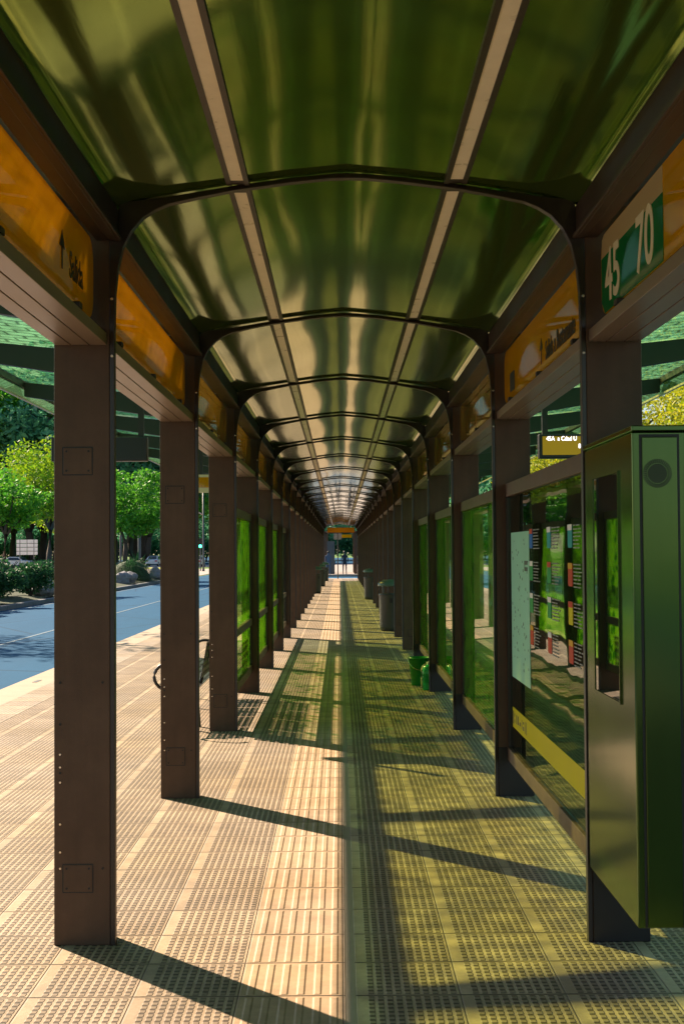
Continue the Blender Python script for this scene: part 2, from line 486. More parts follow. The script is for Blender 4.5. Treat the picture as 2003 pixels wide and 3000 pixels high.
def text_on(txt, size, mat, parent, pos, facing, name='lettering', depth=.002, sx=1.0, bold=0.0, align='LEFT'):
    """facing '+x' reads near to far, '-x' reads far to near, '-y' faces the camera"""
    cu = bpy.data.curves.new(name, 'FONT'); cu.body = txt; cu.size = size; cu.extrude = depth; cu.align_x = align
    cu.offset = bold
    ob = bpy.data.objects.new(name, cu); col.objects.link(ob)
    dg = bpy.context.evaluated_depsgraph_get()
    me = bpy.data.meshes.new_from_object(ob.evaluated_get(dg))
    bpy.data.objects.remove(ob); bpy.data.curves.remove(cu)
    if facing == '+x': B = Matrix(((0, 0, 1), (1, 0, 0), (0, 1, 0)))
    elif facing == '-x': B = Matrix(((0, 0, -1), (-1, 0, 0), (0, 1, 0)))
    else: B = Matrix(((1, 0, 0), (0, 0, -1), (0, 1, 0)))
    me.transform(Matrix.Translation(pos) @ B.to_4x4() @ Matrix.Diagonal((sx, 1, 1, 1)))
    me.materials.clear(); me.materials.append(mat); me.name = name
    o = bpy.data.objects.new(name, me); col.objects.link(o); o.parent = parent
    return o

# ------------------------------------------------------------------ numbers of the station
Y0, DY, NF = 5.69, 3.36, 23
PY = lambda n: Y0 + DY * n                 # front face of frame n
FR = list(range(-2, NF))
YS, YE = PY(-2) - .6, PY(NF - 1) + .9      # roof start / end
XI, XO, PD = 1.04, 1.283, .13              # post inner, outer, depth

# ------------------------------------------------------------------ ground
def sheet(name, x0, x1, y0, y1, z, mat, kind='structure'):
    o = MB().add([(x0, y0, z), (x1, y0, z), (x1, y1, z), (x0, y1, z)], [(0, 1, 2, 3)]).build(name, mat, recalc=False)
    tag(o, kind=kind); return o
sheet('ground', -700, 700, -300, 1400, -.19, M['grass'])
sheet('road', -11.1, 11.1, -60, 400, -.18, M['road'])
sheet('cross_road', -300, 300, 84.5, 94, -.174, M['road'])
sheet('far_avenue', -60, -17.5, -60, 600, -.172, M['road'])
sheet('far_pavement', -17.5, -16.2, -60, 84, -.165, M['pavement'])
PXL, PXR = -4.29, 4.29
PA, PB = -12.0, YE + 1.0
def slab(name, x0, x1, mat, y0=PA, y1=PB, z0=-.16, z1=0.0):
    o = MB().box(x0, x1, y0, y1, z0, z1).build(name, mat); tag(o, kind='structure'); return o
slab('platform_paving', -3.438, -.438, M['tile_l'])
slab('guiding_strip', -.438, -.032, M['tile_bar'])
slab('paving_joint', -.032, .008, M['joint'], z1=-.002)
slab('platform_paving', .008, 3.408, M['tile_r'])
slab('warning_strip', -3.838, -3.438, M['tile_dot'])
slab('warning_strip', 3.408, 3.838, M['tile_dot'])
# kerbs with drain slots
def kerb(side):
    mb = MB(); xa, xb = (PXL, -3.838) if side < 0 else (3.838, PXR)
    y = PA
    while y < PB:
        mb.box(xa, xb, y, min(y + 1.196, PB), -.16, -.001); y += 1.2
    o = mb.build('platform_kerb', M['kerb_stone'], bevel=.006); tag(o, kind='structure')
    mb = MB(); y = PA + .6
    xm = (xa + xb) / 2
    while y < PB:
        mb.box(xm - .03, xm + .03, y - .16, y + .16, -.02, .0025); y += 2.4
    d = mb.build('drain_slots', M['kerb_dark']); tag(d, kind='structure')
kerb(-1); kerb(1)
# far crossing pavement and second platform
slab('far_platform', -3.8, 3.8, M['pavement'], 98, 170, -.16, -.02)
slab('crossing_pavement', -4.2, 4.2, M['pavement'], PB + .002, 84.4, -.16, -.03)
# lane lines
def lines():
    mb = MB()
    mb.box(-7.06, -6.99, -10, 82, -.18, -.174); mb.box(7.0, 7.07, -10, 82, -.18, -.174)
    mb.box(-4.62, -4.52, -10, 82, -.18, -.174); mb.box(-10.85, -10.77, -10, 82, -.18, -.174)
    for k in range(14): mb.box(-3.2 + k * .5, -2.95 + k * .5, 86, 92, -.17, -.1685)
    o = mb.build('road_markings', M['worn_paint']); tag(o, kind='structure')
lines()
# median with kerb
def median():
    mb = MB(); y = -20
    while y < 84:
        mb.box(-11.35, -11.1, y, y + 1.18, -.19, -.02); y += 1.2
    o = mb.build('median_kerb', M['kerb_dark'], bevel=.02); tag(o, kind='structure')
    n = 60; vs = []; fs = []
    for i in range(n + 1):
        yy = -20 + i * 104 / n
        for j in range(7):
            xx = -11.35 - j * .8
            vs.append((xx, yy, -.04 + .16 * math.sin(j / 6 * math.pi) + .06 * math.sin(yy * .9 + j)))
    for i in range(n):
        for j in range(6): fs.append((i * 7 + j, i * 7 + j + 1, (i + 1) * 7 + j + 1, (i + 1) * 7 + j))
    o = MB().add(vs, fs).build('median_bed', M['soil'], smooth=True); tag(o, kind='structure')
    mb = MB(); y = -20
    while y < 84:
        mb.box(11.1, 11.35, y, y + 1.18, -.19, -.02); y += 1.2
    o = mb.build('lawn_kerb', M['kerb_dark'], bevel=.02); tag(o, kind='structure')
median()

# ------------------------------------------------------------------ the bus shelter (one thing)
S = empty('bus_shelter', (0, 0, 0))
tag(S, 'long brown steel bus station shelter with arched glossy green ceiling and green glass awnings', 'bus shelter')

def make_post(side):
    xa, xb = (XI, XO) if side > 0 else (-XO, -XI)
    p = MB().box(xa, xb, 0, PD, 0, 3.2).build('post', M['brown'], S, bevel=.004)
    p['label'] = 'brown steel post'
    cx = (xa + xb) / 2 - (.018 if side < 0 else -.018)
    for z0, z1 in ((2.035, 2.15), (.23, .345)):
        h = MB().box(cx - .062, cx + .062, -.0035, .002, z0, z1)
        pl = h.build('hatch_plate', M['brown'], p, bevel=.002)
        # dark reveal line round the plate, and screws
        b = MB()
        for (a0, a1, c0, c1) in ((-.066, .066, z1, z1 + .005), (-.066, .066, z0 - .005, z0), (-.067, -.062, z0, z1), (.062, .067, z0, z1)):
            b.box(cx + a0, cx + a1, -.0015, .001, c0, c1)
        b.build('hatch_edge', M['hole'], pl)
    return p
def rib_poly():
    inn = [(1.018, 0), (1.018, 2.66), (1.014, 2.82), (1.003, 2.93), (.98, 3.03), (.945, 3.10), (.893, 3.158), (.84, 3.192), (.78, 3.218), (.64, 3.248), (.5, 3.275), (.25, 3.309), (.08, 3.326), (0, 3.328)]
    out = [(0, 3.352), (.08, 3.348), (.25, 3.332), (.5, 3.298), (.78, 3.252), (.9, 3.238), (1.039, 3.222), (1.039, 0)]
    return inn, out
def make_rib():
    inn, out = rib_poly()
    mb = MB()
    full_in = inn + [(-x, z) for x, z in inn[-2::-1]]
    full_out = [(-x, z) for x, z in out[::-1]][:-1] + out      # from left foot over apex to right foot
    full_out = full_out[::-1]
    # strip of quads between inner and outer, sampled by parameter
    def resamp(pl, n):
        L = [0]
        for a, b in zip(pl, pl[1:]): L.append(L[-1] + math.dist(a, b))
        return L
    def rad_pair(pt):
        # nearest matching outer point: vertical part -> same z at x=1.039 ; top part -> same x on roof line
        x, z = pt; s = 1 if x >= 0 else -1; ax = abs(x)
        if z < 2.95: return (s * 1.039, z)
        if z < 3.08: return (s * 1.039, z + (z - 2.95) * .6)
        xs = [o_[0] for o_ in out[:7]]; zs = [o_[1] for o_ in out[:7]]
        tx = ax if ax < .80 else .80 + (ax - .80) * (1.039 - .80) / (.98 - .80)
        tx = min(tx, 1.039)
        for i in range(6):
            if xs[i] <= tx <= xs[i + 1]:
                t = (tx - xs[i]) / (xs[i + 1] - xs[i]); return (s * tx, zs[i] + t * (zs[i + 1] - zs[i]))
        return (s * 1.039, 3.222)
    n = len(full_in); ya, yb = -.008, .036
    vs = []
    for p in full_in:
        q = rad_pair(p)
        vs += [(p[0], ya, p[1]), (q[0], ya + .006, q[1]), (q[0], yb, q[1]), (p[0], yb, p[1])]
    fs = []
    for i in range(n - 1):
        for k in range(4):
            k2 = (k + 1) % 4
            fs.append((i * 4 + k, i * 4 + k2, (i + 1) * 4 + k2, (i + 1) * 4 + k))
    fs += [(0, 1, 2, 3), tuple((n - 1) * 4 + k for k in (3, 2, 1, 0))]
    # raised lip along the inner edge
    mb.add(vs, fs)
    r = mb.build('arch_rib', M['brown_dark'], S, bevel=.003)
    b = MB()
    for s in (-1, 1):
        b.tube([(s * 1.028, -.012, 2.80), (s * 1.028, -.004, 2.80)], .0065, 8)
        b.tube([(s * 1.028, -.012, 2.55), (s * 1.028, -.004, 2.55)], .0065, 8)
    b.build('rib_bolts', M['rivet'], r)
    return r
def ceil_z(x):
    P = [(0, 3.360), (.08, 3.355), (.25, 3.339), (.5, 3.306), (.7, 3.274), (.85, 3.251), (.95, 3.232), (1.0, 3.212), (1.03, 3.185)]
    ax = abs(x)
    for a, b in zip(P, P[1:]):
        if a[0] <= ax <= b[0]: return a[1] + (ax - a[0]) / (b[0] - a[0]) * (b[1] - a[1])
    return P[-1][1]
def make_ceiling():
    xs = [-1.03, -1.0, -.95, -.85, -.7, -.6, -.5, -.38, -.25, -.15, -.08, 0, .08, .15, .25, .38, .5, .6, .7, .85, .95, 1.0, 1.03]
    ys = [.0 + DY * k / 8 for k in range(9)]
    vs = []; fs = []
    for y in ys:
        for x in xs:
            sag = .004 * math.sin(math.pi * y / DY) * math.cos(x * 6)
            vs.append((x, y, ceil_z(x) - sag))
    n = len(xs)
    for i in range(len(ys) - 1):
        for j in range(n - 1): fs.append((i * n + j, i * n + j + 1, (i + 1) * n + j + 1, (i + 1) * n + j))
    o = MB().add(vs, fs).build('ceiling_panel', M['ceiling'], S, smooth=True, recalc=False)
    # outer roof shell above
    vs = [(x, y, z + .05) for (x, y, z) in vs]
    return o
def make_light(x):
    z = ceil_z(x)
    tilt = -(ceil_z(abs(x) + .05) - ceil_z(abs(x) - .05)) / .1
    f = MB()
    y0, y1 = .055, DY - .012
    for a, b in ((-.050, -.028), (.028, .050)): f.box(x + a, x + b, y0, y1, z - .014, z + .012)
    f.box(x - .028, x + .028, y0, y0 + .06, z - .010, z + .010)
    f.box(x - .028, x + .028, y1 - .06, y1, z - .010, z + .010)
    fr = f.build('light_frame', M['brown_dark'], S)
    MB().box(x - .0278, x + .0278, y0 + .06, y1 - .06, z - .009, z + .008).build('light_lens', M['lens'], fr)
    return fr
def make_sbeam(side):
    mb = MB(); s = side; ya, yb = PD + .002, DY - .002
    for a, b in ((1.052, 1.125), (1.131, 1.205), (1.211, 1.275)):
        mb.box(min(s * a, s * b), max(s * a, s * b), ya, yb, 2.600, 2.652)
    mb.box(min(s * 1.06, s * 1.27), max(s * 1.06, s * 1.27), ya, yb, 2.607, 2.648)
    return mb.build('lower_beam', M['soffit'], S, bevel=.002)
def make_gutter(side):
    s = side; mb = MB()
    mb.box(min(s * 1.30, s * 1.60), max(s * 1.30, s * 1.60), 0, DY - .004, 2.93, 2.97)
    mb.box(min(s * 1.60, s * 1.615), max(s * 1.60, s * 1.615), 0, DY - .004, 2.91, 3.03)
    return mb.build('gutter', M['soffit'], S)
AZ = lambda x: 3.27 + .107 * abs(x)
XE = 3.85
def make_rafter(side):
    s = side
    poly = [(s * 1.285, AZ(1.28) - .22), (s * XE, AZ(XE) - .085), (s * XE, AZ(XE) + .085), (s * 1.285, AZ(1.28) + .09)]
    mb = MB().prism_y(poly, .02, .10)
    return mb.build('awning_rafter', M['awning_steel'], S, bevel=.004)
def make_pane(side):
    s = side; n = 3
    vs = []; fs = []
    xs = [1.62, 2.3, 3.0, XE]
    for y in (-.0, DY): 
        for x in xs: vs.append((s * x, y + .06, AZ(x) + .098))
    for j in range(3): fs.append((j, j + 1, 5 + j, 4 + j))
    return MB().add(vs, fs).build('awning_glass', M['awning'], S, recalc=False)
def make_fascia(side):
    s = side; z = AZ(XE)
    a = MB().box(min(s * (XE + .001), s * (XE + .05)), max(s * (XE + .001), s * (XE + .05)), 0, DY - .003, z + .03, z + .11)
    f = a.build('fascia_beam', M['awning_steel'], S)
    g = MB().add([(s * (XE + .03), 0, z + .03), (s * (XE + .03), DY, z + .03), (s * (XE + .012), DY, z - .10), (s * (XE + .012), 0, z - .10)], [(0, 1, 2, 3)])
    g.build('fascia_glass', M['fascia'], f, recalc=False)
    MB().box(min(s * (XE), s * (XE + .03)), max(s * XE, s * (XE + .03)), 0, DY - .003, z - .125, z - .10).build('edge_trim', M['edge_trim'], f)
    return f
M['fascia'] = m_film('fascia_glass_film', (.10, .22, .10), (.05, .12, .06), False, .5)

protos = [make_post(-1), make_post(1), make_rib()]
bay = [make_ceiling(), make_light(-.475), make_light(.475), make_sbeam(-1), make_sbeam(1), make_gutter(-1), make_gutter(1),
       make_pane(-1), make_pane(1), make_fascia(-1), make_fascia(1)]
raf = [make_rafter(-1), make_rafter(1)]
first = True
for n in FR:
    for p in protos + raf:
        o = p if first else copy_tree(p, S)
        o.location.y = PY(n)
    if n < FR[-1]:
        for p in bay:
            o = p if first else copy_tree(p, S)
            o.location.y = PY(n)
    first = False
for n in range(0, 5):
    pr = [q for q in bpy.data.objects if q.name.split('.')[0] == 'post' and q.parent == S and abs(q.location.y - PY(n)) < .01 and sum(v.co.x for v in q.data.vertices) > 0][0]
    MB().box(XI + .002, XO + .003, -.004, PD + .003, 0, .335).build('foot_shade_box', M['black_base'], pr, bevel=.003)  # added black box, stands in for the shade on the right post feet
def dot(name, m, x, z, parent, r=.0055, d=.004):
    MB().tube([(x, -d, z), (x, .001, z)], r, 8).build(name, m, parent)
for o in [q for q in bpy.data.objects if q.name.split('.')[0] == 'post' and q.parent == S]:
    if not (5 < o.location.y < 13): continue
    cx = sum(v.co.x for v in o.data.vertices) / len(o.data.vertices)
    if cx < 0:
        xa, xb = -XO, -XI
        for z in (.82, .765, .70, .52, .40, .33): dot('rivet', M['rivet'], xa + .027, z, o, .0048)
        for z in (1.13, .33): dot('screw', M['hole'], xb - .032, z, o)
        for z in (1.13, .95, .74): dot('screw', M['hole'], xa + .027, z, o)
        hx = cx - .018
        for z in (2.05, 2.135, .245, .33):
            for q in (-.048, .048): dot('screw', M['hole'], hx + q, z, o, .005, .0055)
# continuous beams and roof shell
for s in (-1, 1):
    MB().box(min(s * 1.0, s * 1.09) if False else min(s * 1.041, s * 1.10), max(s * 1.041, s * 1.10), YS, YE, 3.06, 3.20).build('eave_beam', M['brown_beam'], S, bevel=.004)
    # inner cover strips between the ribs
    for n in FR[:-1]:
        pass
def inner_eave(side):
    s = side; mb = MB()
    mb.box(min(s * 1.0, s * 1.040), max(s * 1.0, s * 1.040), .086, DY - .009, 3.055, 3.198)
    mb.box(min(s * .985, s * 1.0), max(s * .985, s * 1.0), .086, DY - .009, 3.055, 3.072)
    return mb.build('eave_cover', M['brown_beam'], S, bevel=.003)
first = True
ec = [inner_eave(-1), inner_eave(1)]
for n in FR[:-1]:
    for p in ec:
        o = p if first else copy_tree(p, S)
        o.location.y = PY(n)
    first = False
roofp = [(-1.3, 3.24), (-1.3, 3.22), (-1.04, 3.215), (-.85, 3.275), (-.5, 3.33), (0, 3.385), (.5, 3.33), (.85, 3.275), (1.04, 3.215), (1.3, 3.22), (1.3, 3.24), (.85, 3.33), (0, 3.44), (-.85, 3.33)]
MB().prism_y(roofp, YS, YE).build('roof', M['awning_steel'], S)
# far gable sign
g = tag(empty('gable_sign', (0, PY(22) + .12, 0)), 'orange name sign hung across the far end of the shelter', 'sign')
MB().box(-.80, .84, 0, .05, 2.86, 3.16).build('sign_face', M['orange'], g)
MB().box(-1.0, 1.0, .01, .045, 2.80, 2.858).build('sign_rail', M['brown_dark'], g)

# ------------------------------------------------------------------ eave signs
def rrect(y0, y1, z0, z1, r, seg=6):
    pts = []
    for cy, cz, a0 in ((y1 - r, z1 - r, 0), (y0 + r, z1 - r, 90), (y0 + r, z0 + r, 180), (y1 - r, z0 + r, 270)):
        for k in range(seg + 1):
            a = R(a0 + 90 * k / seg); pts.append((cy + r * math.cos(a), cz + r * math.sin(a)))
    return pts
SZ0, SZ1, SX = 2.70, 3.05, 1.105
def make_sign(side, name='eave_sign', face='orange'):
    t = empty(name)
    s = side
    MB().prism_x(rrect(.16, DY - .03, SZ0, SZ1, .10), min(s * SX, s * (SX + .025)), max(s * SX, s * (SX + .025))).build('sign_face', M[face], t)
    for y in (.55, DY / 2, DY - .45):
        mb = MB().box(min(s * (SX - .03), s * (SX + .01)), max(s * (SX - .03), s * (SX + .01)), y - .03, y + .03, 2.6785, 2.70)
        mb.build('bracket', M['brown_dark'], t)
    mb = MB().box(min(s * (SX - .012), s * (SX + .036)), max(s * (SX - .012), s * (SX + .036)), .14, DY - .01, 2.6535, 2.678)
    mb.build('rail', M['brown_dark'], t)
    return t
def arrow(side, y, z, h, t):
    s = side; X = s * (SX - .0015); d = -1 if s > 0 else 1
    mb = MB()
    x0, x1 = min(X, X - s * .002), max(X, X - s * .002)
    w_ = h * .12
    mb.prism_x([(y - w_ / 2, z), (y + w_ / 2, z), (y + w_ / 2, z + h * .6), (y - w_ / 2, z + h * .6)], x0, x1)
    mb.prism_x([(y - h * .32, z + h * .55), (y + h * .32, z + h * .55), (y, z + h)], x0, x1)
    mb.build('arrow', M['black_text'], t)
for side, nm in ((-1, 'left'), (1, 'right')):
    for k, n in enumerate(range(-1, NF - 1)):
        t = make_sign(side) if k == 0 else None
        if k == 0: base_sign = t
        elif k in (1,) : t = make_sign(side)
        if k == 1: plain = t
        if t is None:
            if k == 2: plain0 = make_sign(side, 'eave_sign', 'amber_glass'); t = plain0
            else: t = copy_tree(plain0)
        t.location = (0, PY(n), 0)
        lab = '%s amber glass eave sign on the %s side of the walkway, counted from the camera' % (ORD[k], nm)
        if side < 0 and k == 1: lab = 'second orange eave sign on the left, without lettering'
        if side > 0 and k == 0: lab = 'eave sign with cream numbers 45 and 70 on green beside orange, right side'
        if side < 0 and k == 0: lab = 'nearest left eave sign, orange with a dark arrow and small dark lettering'
        if side > 0 and k == 1: lab = 'second eave sign on the right, orange with dark lettering and an arrow'
        tag(t, lab, 'sign', 'glass signs under the eaves')
        if side > 0 and k == 0:
            X = SX
            gy0, gy1 = DY - 1.12, DY - .045
            MB().prism_x([(gy0, SZ0 + .006), (gy1 - .06, SZ0 + .006), (gy1, SZ0 + .06), (gy1, SZ1 - .10), (gy0, SZ1 - .10)], X - .002, X + .004).build('number_panel', M['sign_green'], t)
            MB().prism_x([(gy0, SZ1 - .0995), (gy1, SZ1 - .0995), (gy1 - .02, SZ1 - .02), (gy1 - .06, SZ1 - .004), (gy0, SZ1 - .004)], X - .002, X + .004).build('cream_band', M['cream_sign'], t)
            text_on('45', .31, M['cream_num'], t, (X - .0035, DY - .13, 2.745), '-x', 'lettering', .001, .95, .004)
            text_on('70', .31, M['cream_num'], t, (X - .0035, DY - .70, 2.745), '-x', 'lettering', .001, .95, .004)
        if side > 0 and k == 1:
            text_on('Salida a Bustamante', .145, M['black_text'], t, (SX - .002, 1.52, 2.745), '-x', 'lettering', .001, .8, .002)
            arrow(1, 1.66, 2.74, .15, t)
            MB().prism_x(rrect(2.80, 3.02, 2.745, 2.87, .02), SX - .0025, SX - .0005).build('pictogram', M['black_text'], t)
        if side < 0 and k == 0:
            text_on('Salida', .15, M['black_text'], t, (-SX + .002, 2.82, 2.79), '+x', 'lettering', .001, .8, .002)
            arrow(-1, 2.68, 2.79, .15, t)

# ------------------------------------------------------------------ screens
GX = 1.125
def make_screen(side, pane, midrail=True):
    s = side; t = empty('glass_screen')
    ya, yb = PD + .004, DY - .004
    fr = MB()
    B = lambda mb, y0, y1, z0, z1, w_=.022: mb.box(min(s * (GX - w_), s * (GX + w_)), max(s * (GX - w_), s * (GX + w_)), y0, y1, z0, z1)
    for nm_, z0_, z1_ in (('top_rail', 2.06, 2.15), ('bottom_rail', .25, .34)):
        fr = MB(); B(fr, ya, yb, z0_, z1_); fr.build(nm_, M['brown'], t, bevel=.003)
    for a_, b_ in ((ya, ya + .03), (yb - .03, yb)):
        st = MB(); B(st, a_, b_, .341, 2.059, .018); st.build('stile', M['brown_dark'], t)
    if midrail:
        m_ = MB(); B(m_, ya + .03, yb - .03, .82, .90, .028); m_.build('mid_rail', M['brown'], t)
    s_ = s * (GX - .002)
    MB().box(min(s_, s_ + s * .008), max(s_, s_ + s * .008), ya + .031, yb - .031, .341, 2.059).build('glass_pane', pane, t)
    return t
words = {2: 'nearest green leaf-pattern glass screen on the left, beside the bench', 3: 'second green leaf-pattern glass screen on the left side',
         4: 'third green leaf-pattern glass screen on the left side'}
ls = make_screen(-1, M['film'])
for i, n in enumerate((2, 3, 4)):
    o = ls if i == 0 else copy_tree(ls)
    o.location = (0, PY(n), 0); tag(o, words[n], 'glass screen', 'green glass screens between the posts')
rs = make_screen(1, M['film'], False)
for i, (n, l) in enumerate(((1, 'nearest mottled green glass screen on the right, past the route panel'), (2, 'second mottled green glass screen on the right'), (3, 'third mottled green glass screen on the right, behind the bucket'))):
    o = rs if i == 0 else copy_tree(rs)
    o.location = (0, PY(n), 0); tag(o, l, 'glass screen', 'green glass screens between the posts')
# left notice screen, fourth bay
o = make_screen(-1, M['glass']); o.location = (0, PY(5), 0)
tag(o, 'glass screen with a dark notice board behind it, farthest on the left', 'glass screen')
MB().box(-GX - .03, -GX - .012, .30, 2.5, .95, 1.95).build('notice_board', M['board'], o)
# route information screen
o = make_screen(1, M['infoglass'], False); o.location = (0, PY(0), 0); o.name = 'route_panel'
tag(o, 'glass route panel with mint map, coloured line numbers and a yellow strip', 'information panel')
yb = DY
MB().box(GX - .0045, GX - .0028, 2.37 - .02, 3.19, .84, 1.81).build('map_poster', M['mint'], o)
mk_ = MB(); r2 = random.Random(3)
for k in range(60):
    yy = 2.40 + r2.random() * .75; zz = .9 + r2.random() * .86; q = .004 + r2.random() * .006
    mk_.box(GX - .0056, GX - .0048, yy - q, yy + q, zz - q, zz + q)
mk_.box(GX - .0056, GX - .0048, 2.42, 2.56, 1.60, 1.625); mk_.box(GX - .0056, GX - .0048, 2.42, 2.56, 1.56, 1.585)
mk_.build('map_marks', M['black_text'], o)
MB().box(GX + .012, GX + .020, .20, 2.345, .90, 1.97).build('route_board', M['board'], o)
yst = MB().box(GX - .0045, GX - .0028, .17, 3.19, .50, .635).build('yellow_strip', M['yellow'], o)
mk_ = MB()
for k, (a, b, c, d) in enumerate(((3.22, 3.235, .525, .61), (3.19, 3.20, .525, .61), (3.14, 3.16, .54, .56), (3.14, 3.16, .58, .60), (3.05, 3.075, .54, .60), (2.97, 3.01, .545, .60), (2.94, 2.955, .545, .56), (2.86, 2.90, .55, .575), (2.80, 2.815, .54, .60), (2.72, 2.76, .54, .565), (2.72, 2.76, .58, .595), (2.66, 2.675, .53, .605), (2.60, 2.615, .53, .61))):
    mk_.box(GX - .0056, GX - .0048, a - .06, b - .06, c, d)
mk_.build('strip_marks', M['black_text'], yst)
cols = [2.27, 1.59, .92, .33]
icons = [[('red', 'blue'), ('white_text', 'lgreen'), ('white_text', 'lgreen'), ('amber', 'red')],
         [('white_text', 'teal'), ('red', 'lgreen'), ('white_text', 'lgreen'), ('white_text', 'red')],
         [('white_text', 'teal'), ('amber', 'red'), ('red', 'yellow'), ('amber', 'red')],
         [('red', 'blue'), ('white_text', 'lgreen'), ('amber', 'lgreen'), ('white_text', 'red')]]
for ci, yc in enumerate(cols):
    for ri in range(4):
        zt = 1.82 - ri * .195
        a, b = icons[ci][ri]
        ic = MB().prism_x(rrect(yc - .062, yc + .062, zt - .118, zt, .012, 2), GX - .0045, GX - .0028).build('line_number', M[b], o)
        MB().box(GX - .0056, GX - .0048, yc - .061, yc + .061, zt - .030, zt).build('line_header', M[a], ic)
        tx = MB(); r3 = random.Random(ci * 7 + ri)
        for q in range(7):
            zz = zt - .004 - q * .0185
            y_ = yc - .09
            for w_ in range(3):
                L = .05 + r3.random() * .07
                if y_ - L < yc - .36: break
                tx.box(GX - .0045, GX - .0028, y_ - L, y_, zz - .0065, zz); y_ -= L + .02
        tx.build('stop_list', M['grey_text'], ic)

# ------------------------------------------------------------------ kiosk at the nearest right post
K = tag(empty('ticket_kiosk', (0, 4.75, 0)), 'satin green metal kiosk with round slotted speaker, against the nearest right post', 'kiosk')
kx0, kx1, kz0, kz1 = 1.024, 1.262, .325, 2.12
MB().box(kx0, kx1, 0, .925, kz0, kz1).build('body', M['kiosk'], K, bevel=.006)
MB().box(kx0 - .004, kx1 + .01, -.012, .93, kz1 + .001, kz1 + .022).build('cap', M['kiosk'], K, bevel=.004)
d = MB().box(kx0 + .035, kx1 - .075, -.006, .002, kz0 + .012, kz1 - .02).build('door', M['kiosk'], K, bevel=.003)
gp = MB()
gp.box(kx0 + .026, kx0 + .0345, -.002, .003, kz0 + .004, kz1 - .010); gp.box(kx1 - .0745, kx1 - .066, -.002, .003, kz0 + .004, kz1 - .010)
gp.box(kx0 + .0345, kx1 - .0745, -.002, .003, kz1 - .0195, kz1 - .010)
gp.build('door_gap', M['hole'], K)
sp_ = MB(); cx, cz = 1.114, 1.967
for k in range(40):
    a = 2 * math.pi * k / 40
    ca, sa = math.cos(a), math.sin(a); px, pz = -sa * .0019, ca * .0019
    vs = []
    for yy in (-.0085, -.0065):
        for r_, q in ((.038, 1), (.053, 1), (.053, -1), (.038, -1)):
            vs.append((cx + ca * r_ + px * q, yy, cz + sa * r_ + pz * q))
    sp_.add(vs, [(0, 1, 2, 3), (7, 6, 5, 4), (0, 4, 5, 1), (1, 5, 6, 2), (2, 6, 7, 3), (3, 7, 4, 0)])
for k in range(-9, 10):
    z_ = cz + k * .0037; hw = math.sqrt(max(.0355 ** 2 - (k * .0037) ** 2, 1e-6))
    sp_.box(cx - hw, cx + hw, -.0085, -.0065, z_ - .0014, z_ + .0014)
sp_.build('speaker_slots', M['hole'], K)
fw = MB()
wy0, wy1, wz0, wz1 = .235, .715, 1.11, 1.985
MB().box(kx0 - .0035, kx0 + .001, wy0, wy1, wz0, wz1).build('window', M['kiosk_glass'], K)
fw.box(kx0 - .007, kx0 - .0005, wy0 - .008, wy0 - .0005, wz0 - .008, wz1 + .008); fw.box(kx0 - .007, kx0 - .0005, wy1 + .0005, wy1 + .008, wz0 - .008, wz1 + .008)
fw.box(kx0 - .007, kx0 - .0005, wy0, wy1, wz0 - .008, wz0 - .0005); fw.box(kx0 - .007, kx0 - .0005, wy0, wy1, wz1 + .0005, wz1 + .008)
fw.build('window_frame', M['kiosk'], K)

# ------------------------------------------------------------------ litter bins
def make_bin():
    t = empty('litter_bin')
    MB().lathe([(.20, 0), (.225, .015), (.235, .10), (.245, .74), (.25, .76)], seg=28).build('body', M['bin'], t, smooth=True, bevel=0)
    for k in range(4):
        a = math.pi / 4 + k * math.pi / 2
        MB().tube([(.225 * math.cos(a), .225 * math.sin(a), .76), (.225 * math.cos(a), .225 * math.sin(a), .96)], .016, 8).build('lid_support', M['bin'], t)
    MB().lathe([(.265, .95), (.275, .965), (.272, 1.0), (.24, 1.045), (.16, 1.08), (.0, 1.095)], seg=28).build('lid', M['bin_lid'], t, smooth=True)
    MB().lathe([(.232, .745), (.257, .75), (.257, .79), (.232, .795)], seg=28).build('rim', M['bin'], t, smooth=True)
    MB().box(-.03, .03, -.262, -.244, .60, .70).build('latch', M['black_base'], t)
    return t
b0 = make_bin()
for i, (x, y, l) in enumerate(((1.03, 27.9, 'nearest tall dark litter bin with domed green lid on the right'), (1.04, 46.2, 'second litter bin on the right, farther along the walkway'),
                               (-1.05, 53.5, 'litter bin nearest the camera on the left of the walkway'), (-1.0, 64.0, 'middle litter bin on the left with a bluish lid'), (-.95, 75.5, 'farthest litter bin on the left near the walkway end'))):
    o = b0 if i == 0 else copy_tree(b0)
    o.location = (x, y, 0); o.rotation_euler = (0, 0, .3 * i); tag(o, l, 'litter bin', 'litter bins along the walkway')

# bucket and can
t = tag(empty('bucket', (.955, 16.55, 0)), 'plain green plastic bucket by the foot of a right post', 'bucket')
MB().lathe([(.0, .006), (.098, .006), (.10, 0), (.105, .005), (.138, .335), (.148, .337), (.148, .352), (.134, .352), (.098, .02), (0, .02)], seg=28).build('body', M['bucket'], t, smooth=True)
hp = [(.148 * math.cos(a), .148 * math.sin(a) * .25 - .0, .335 - .11 * math.sin(a) * 0 - .13 * math.sin(a)) for a in [math.pi * k / 12 for k in range(13)]]
MB().tube([(p[0], -abs(p[1]) - .135 * math.sin(math.acos(max(-1, min(1, p[0] / .148)))), p[2]) for p in hp], .004, 6).build('handle', M['rivet'], t)
t = tag(empty('plastic_can', (1.035, 15.98, 0)), 'bright green plastic can with pale label edge standing in front of the bucket', 'can')
MB().lathe([(.0, 0), (.078, 0), (.086, .012), (.088, .24), (.075, .285), (.04, .305), (.028, .31), (.028, .325), (0, .325)], seg=24).build('body', M['bottle'], t, smooth=True)
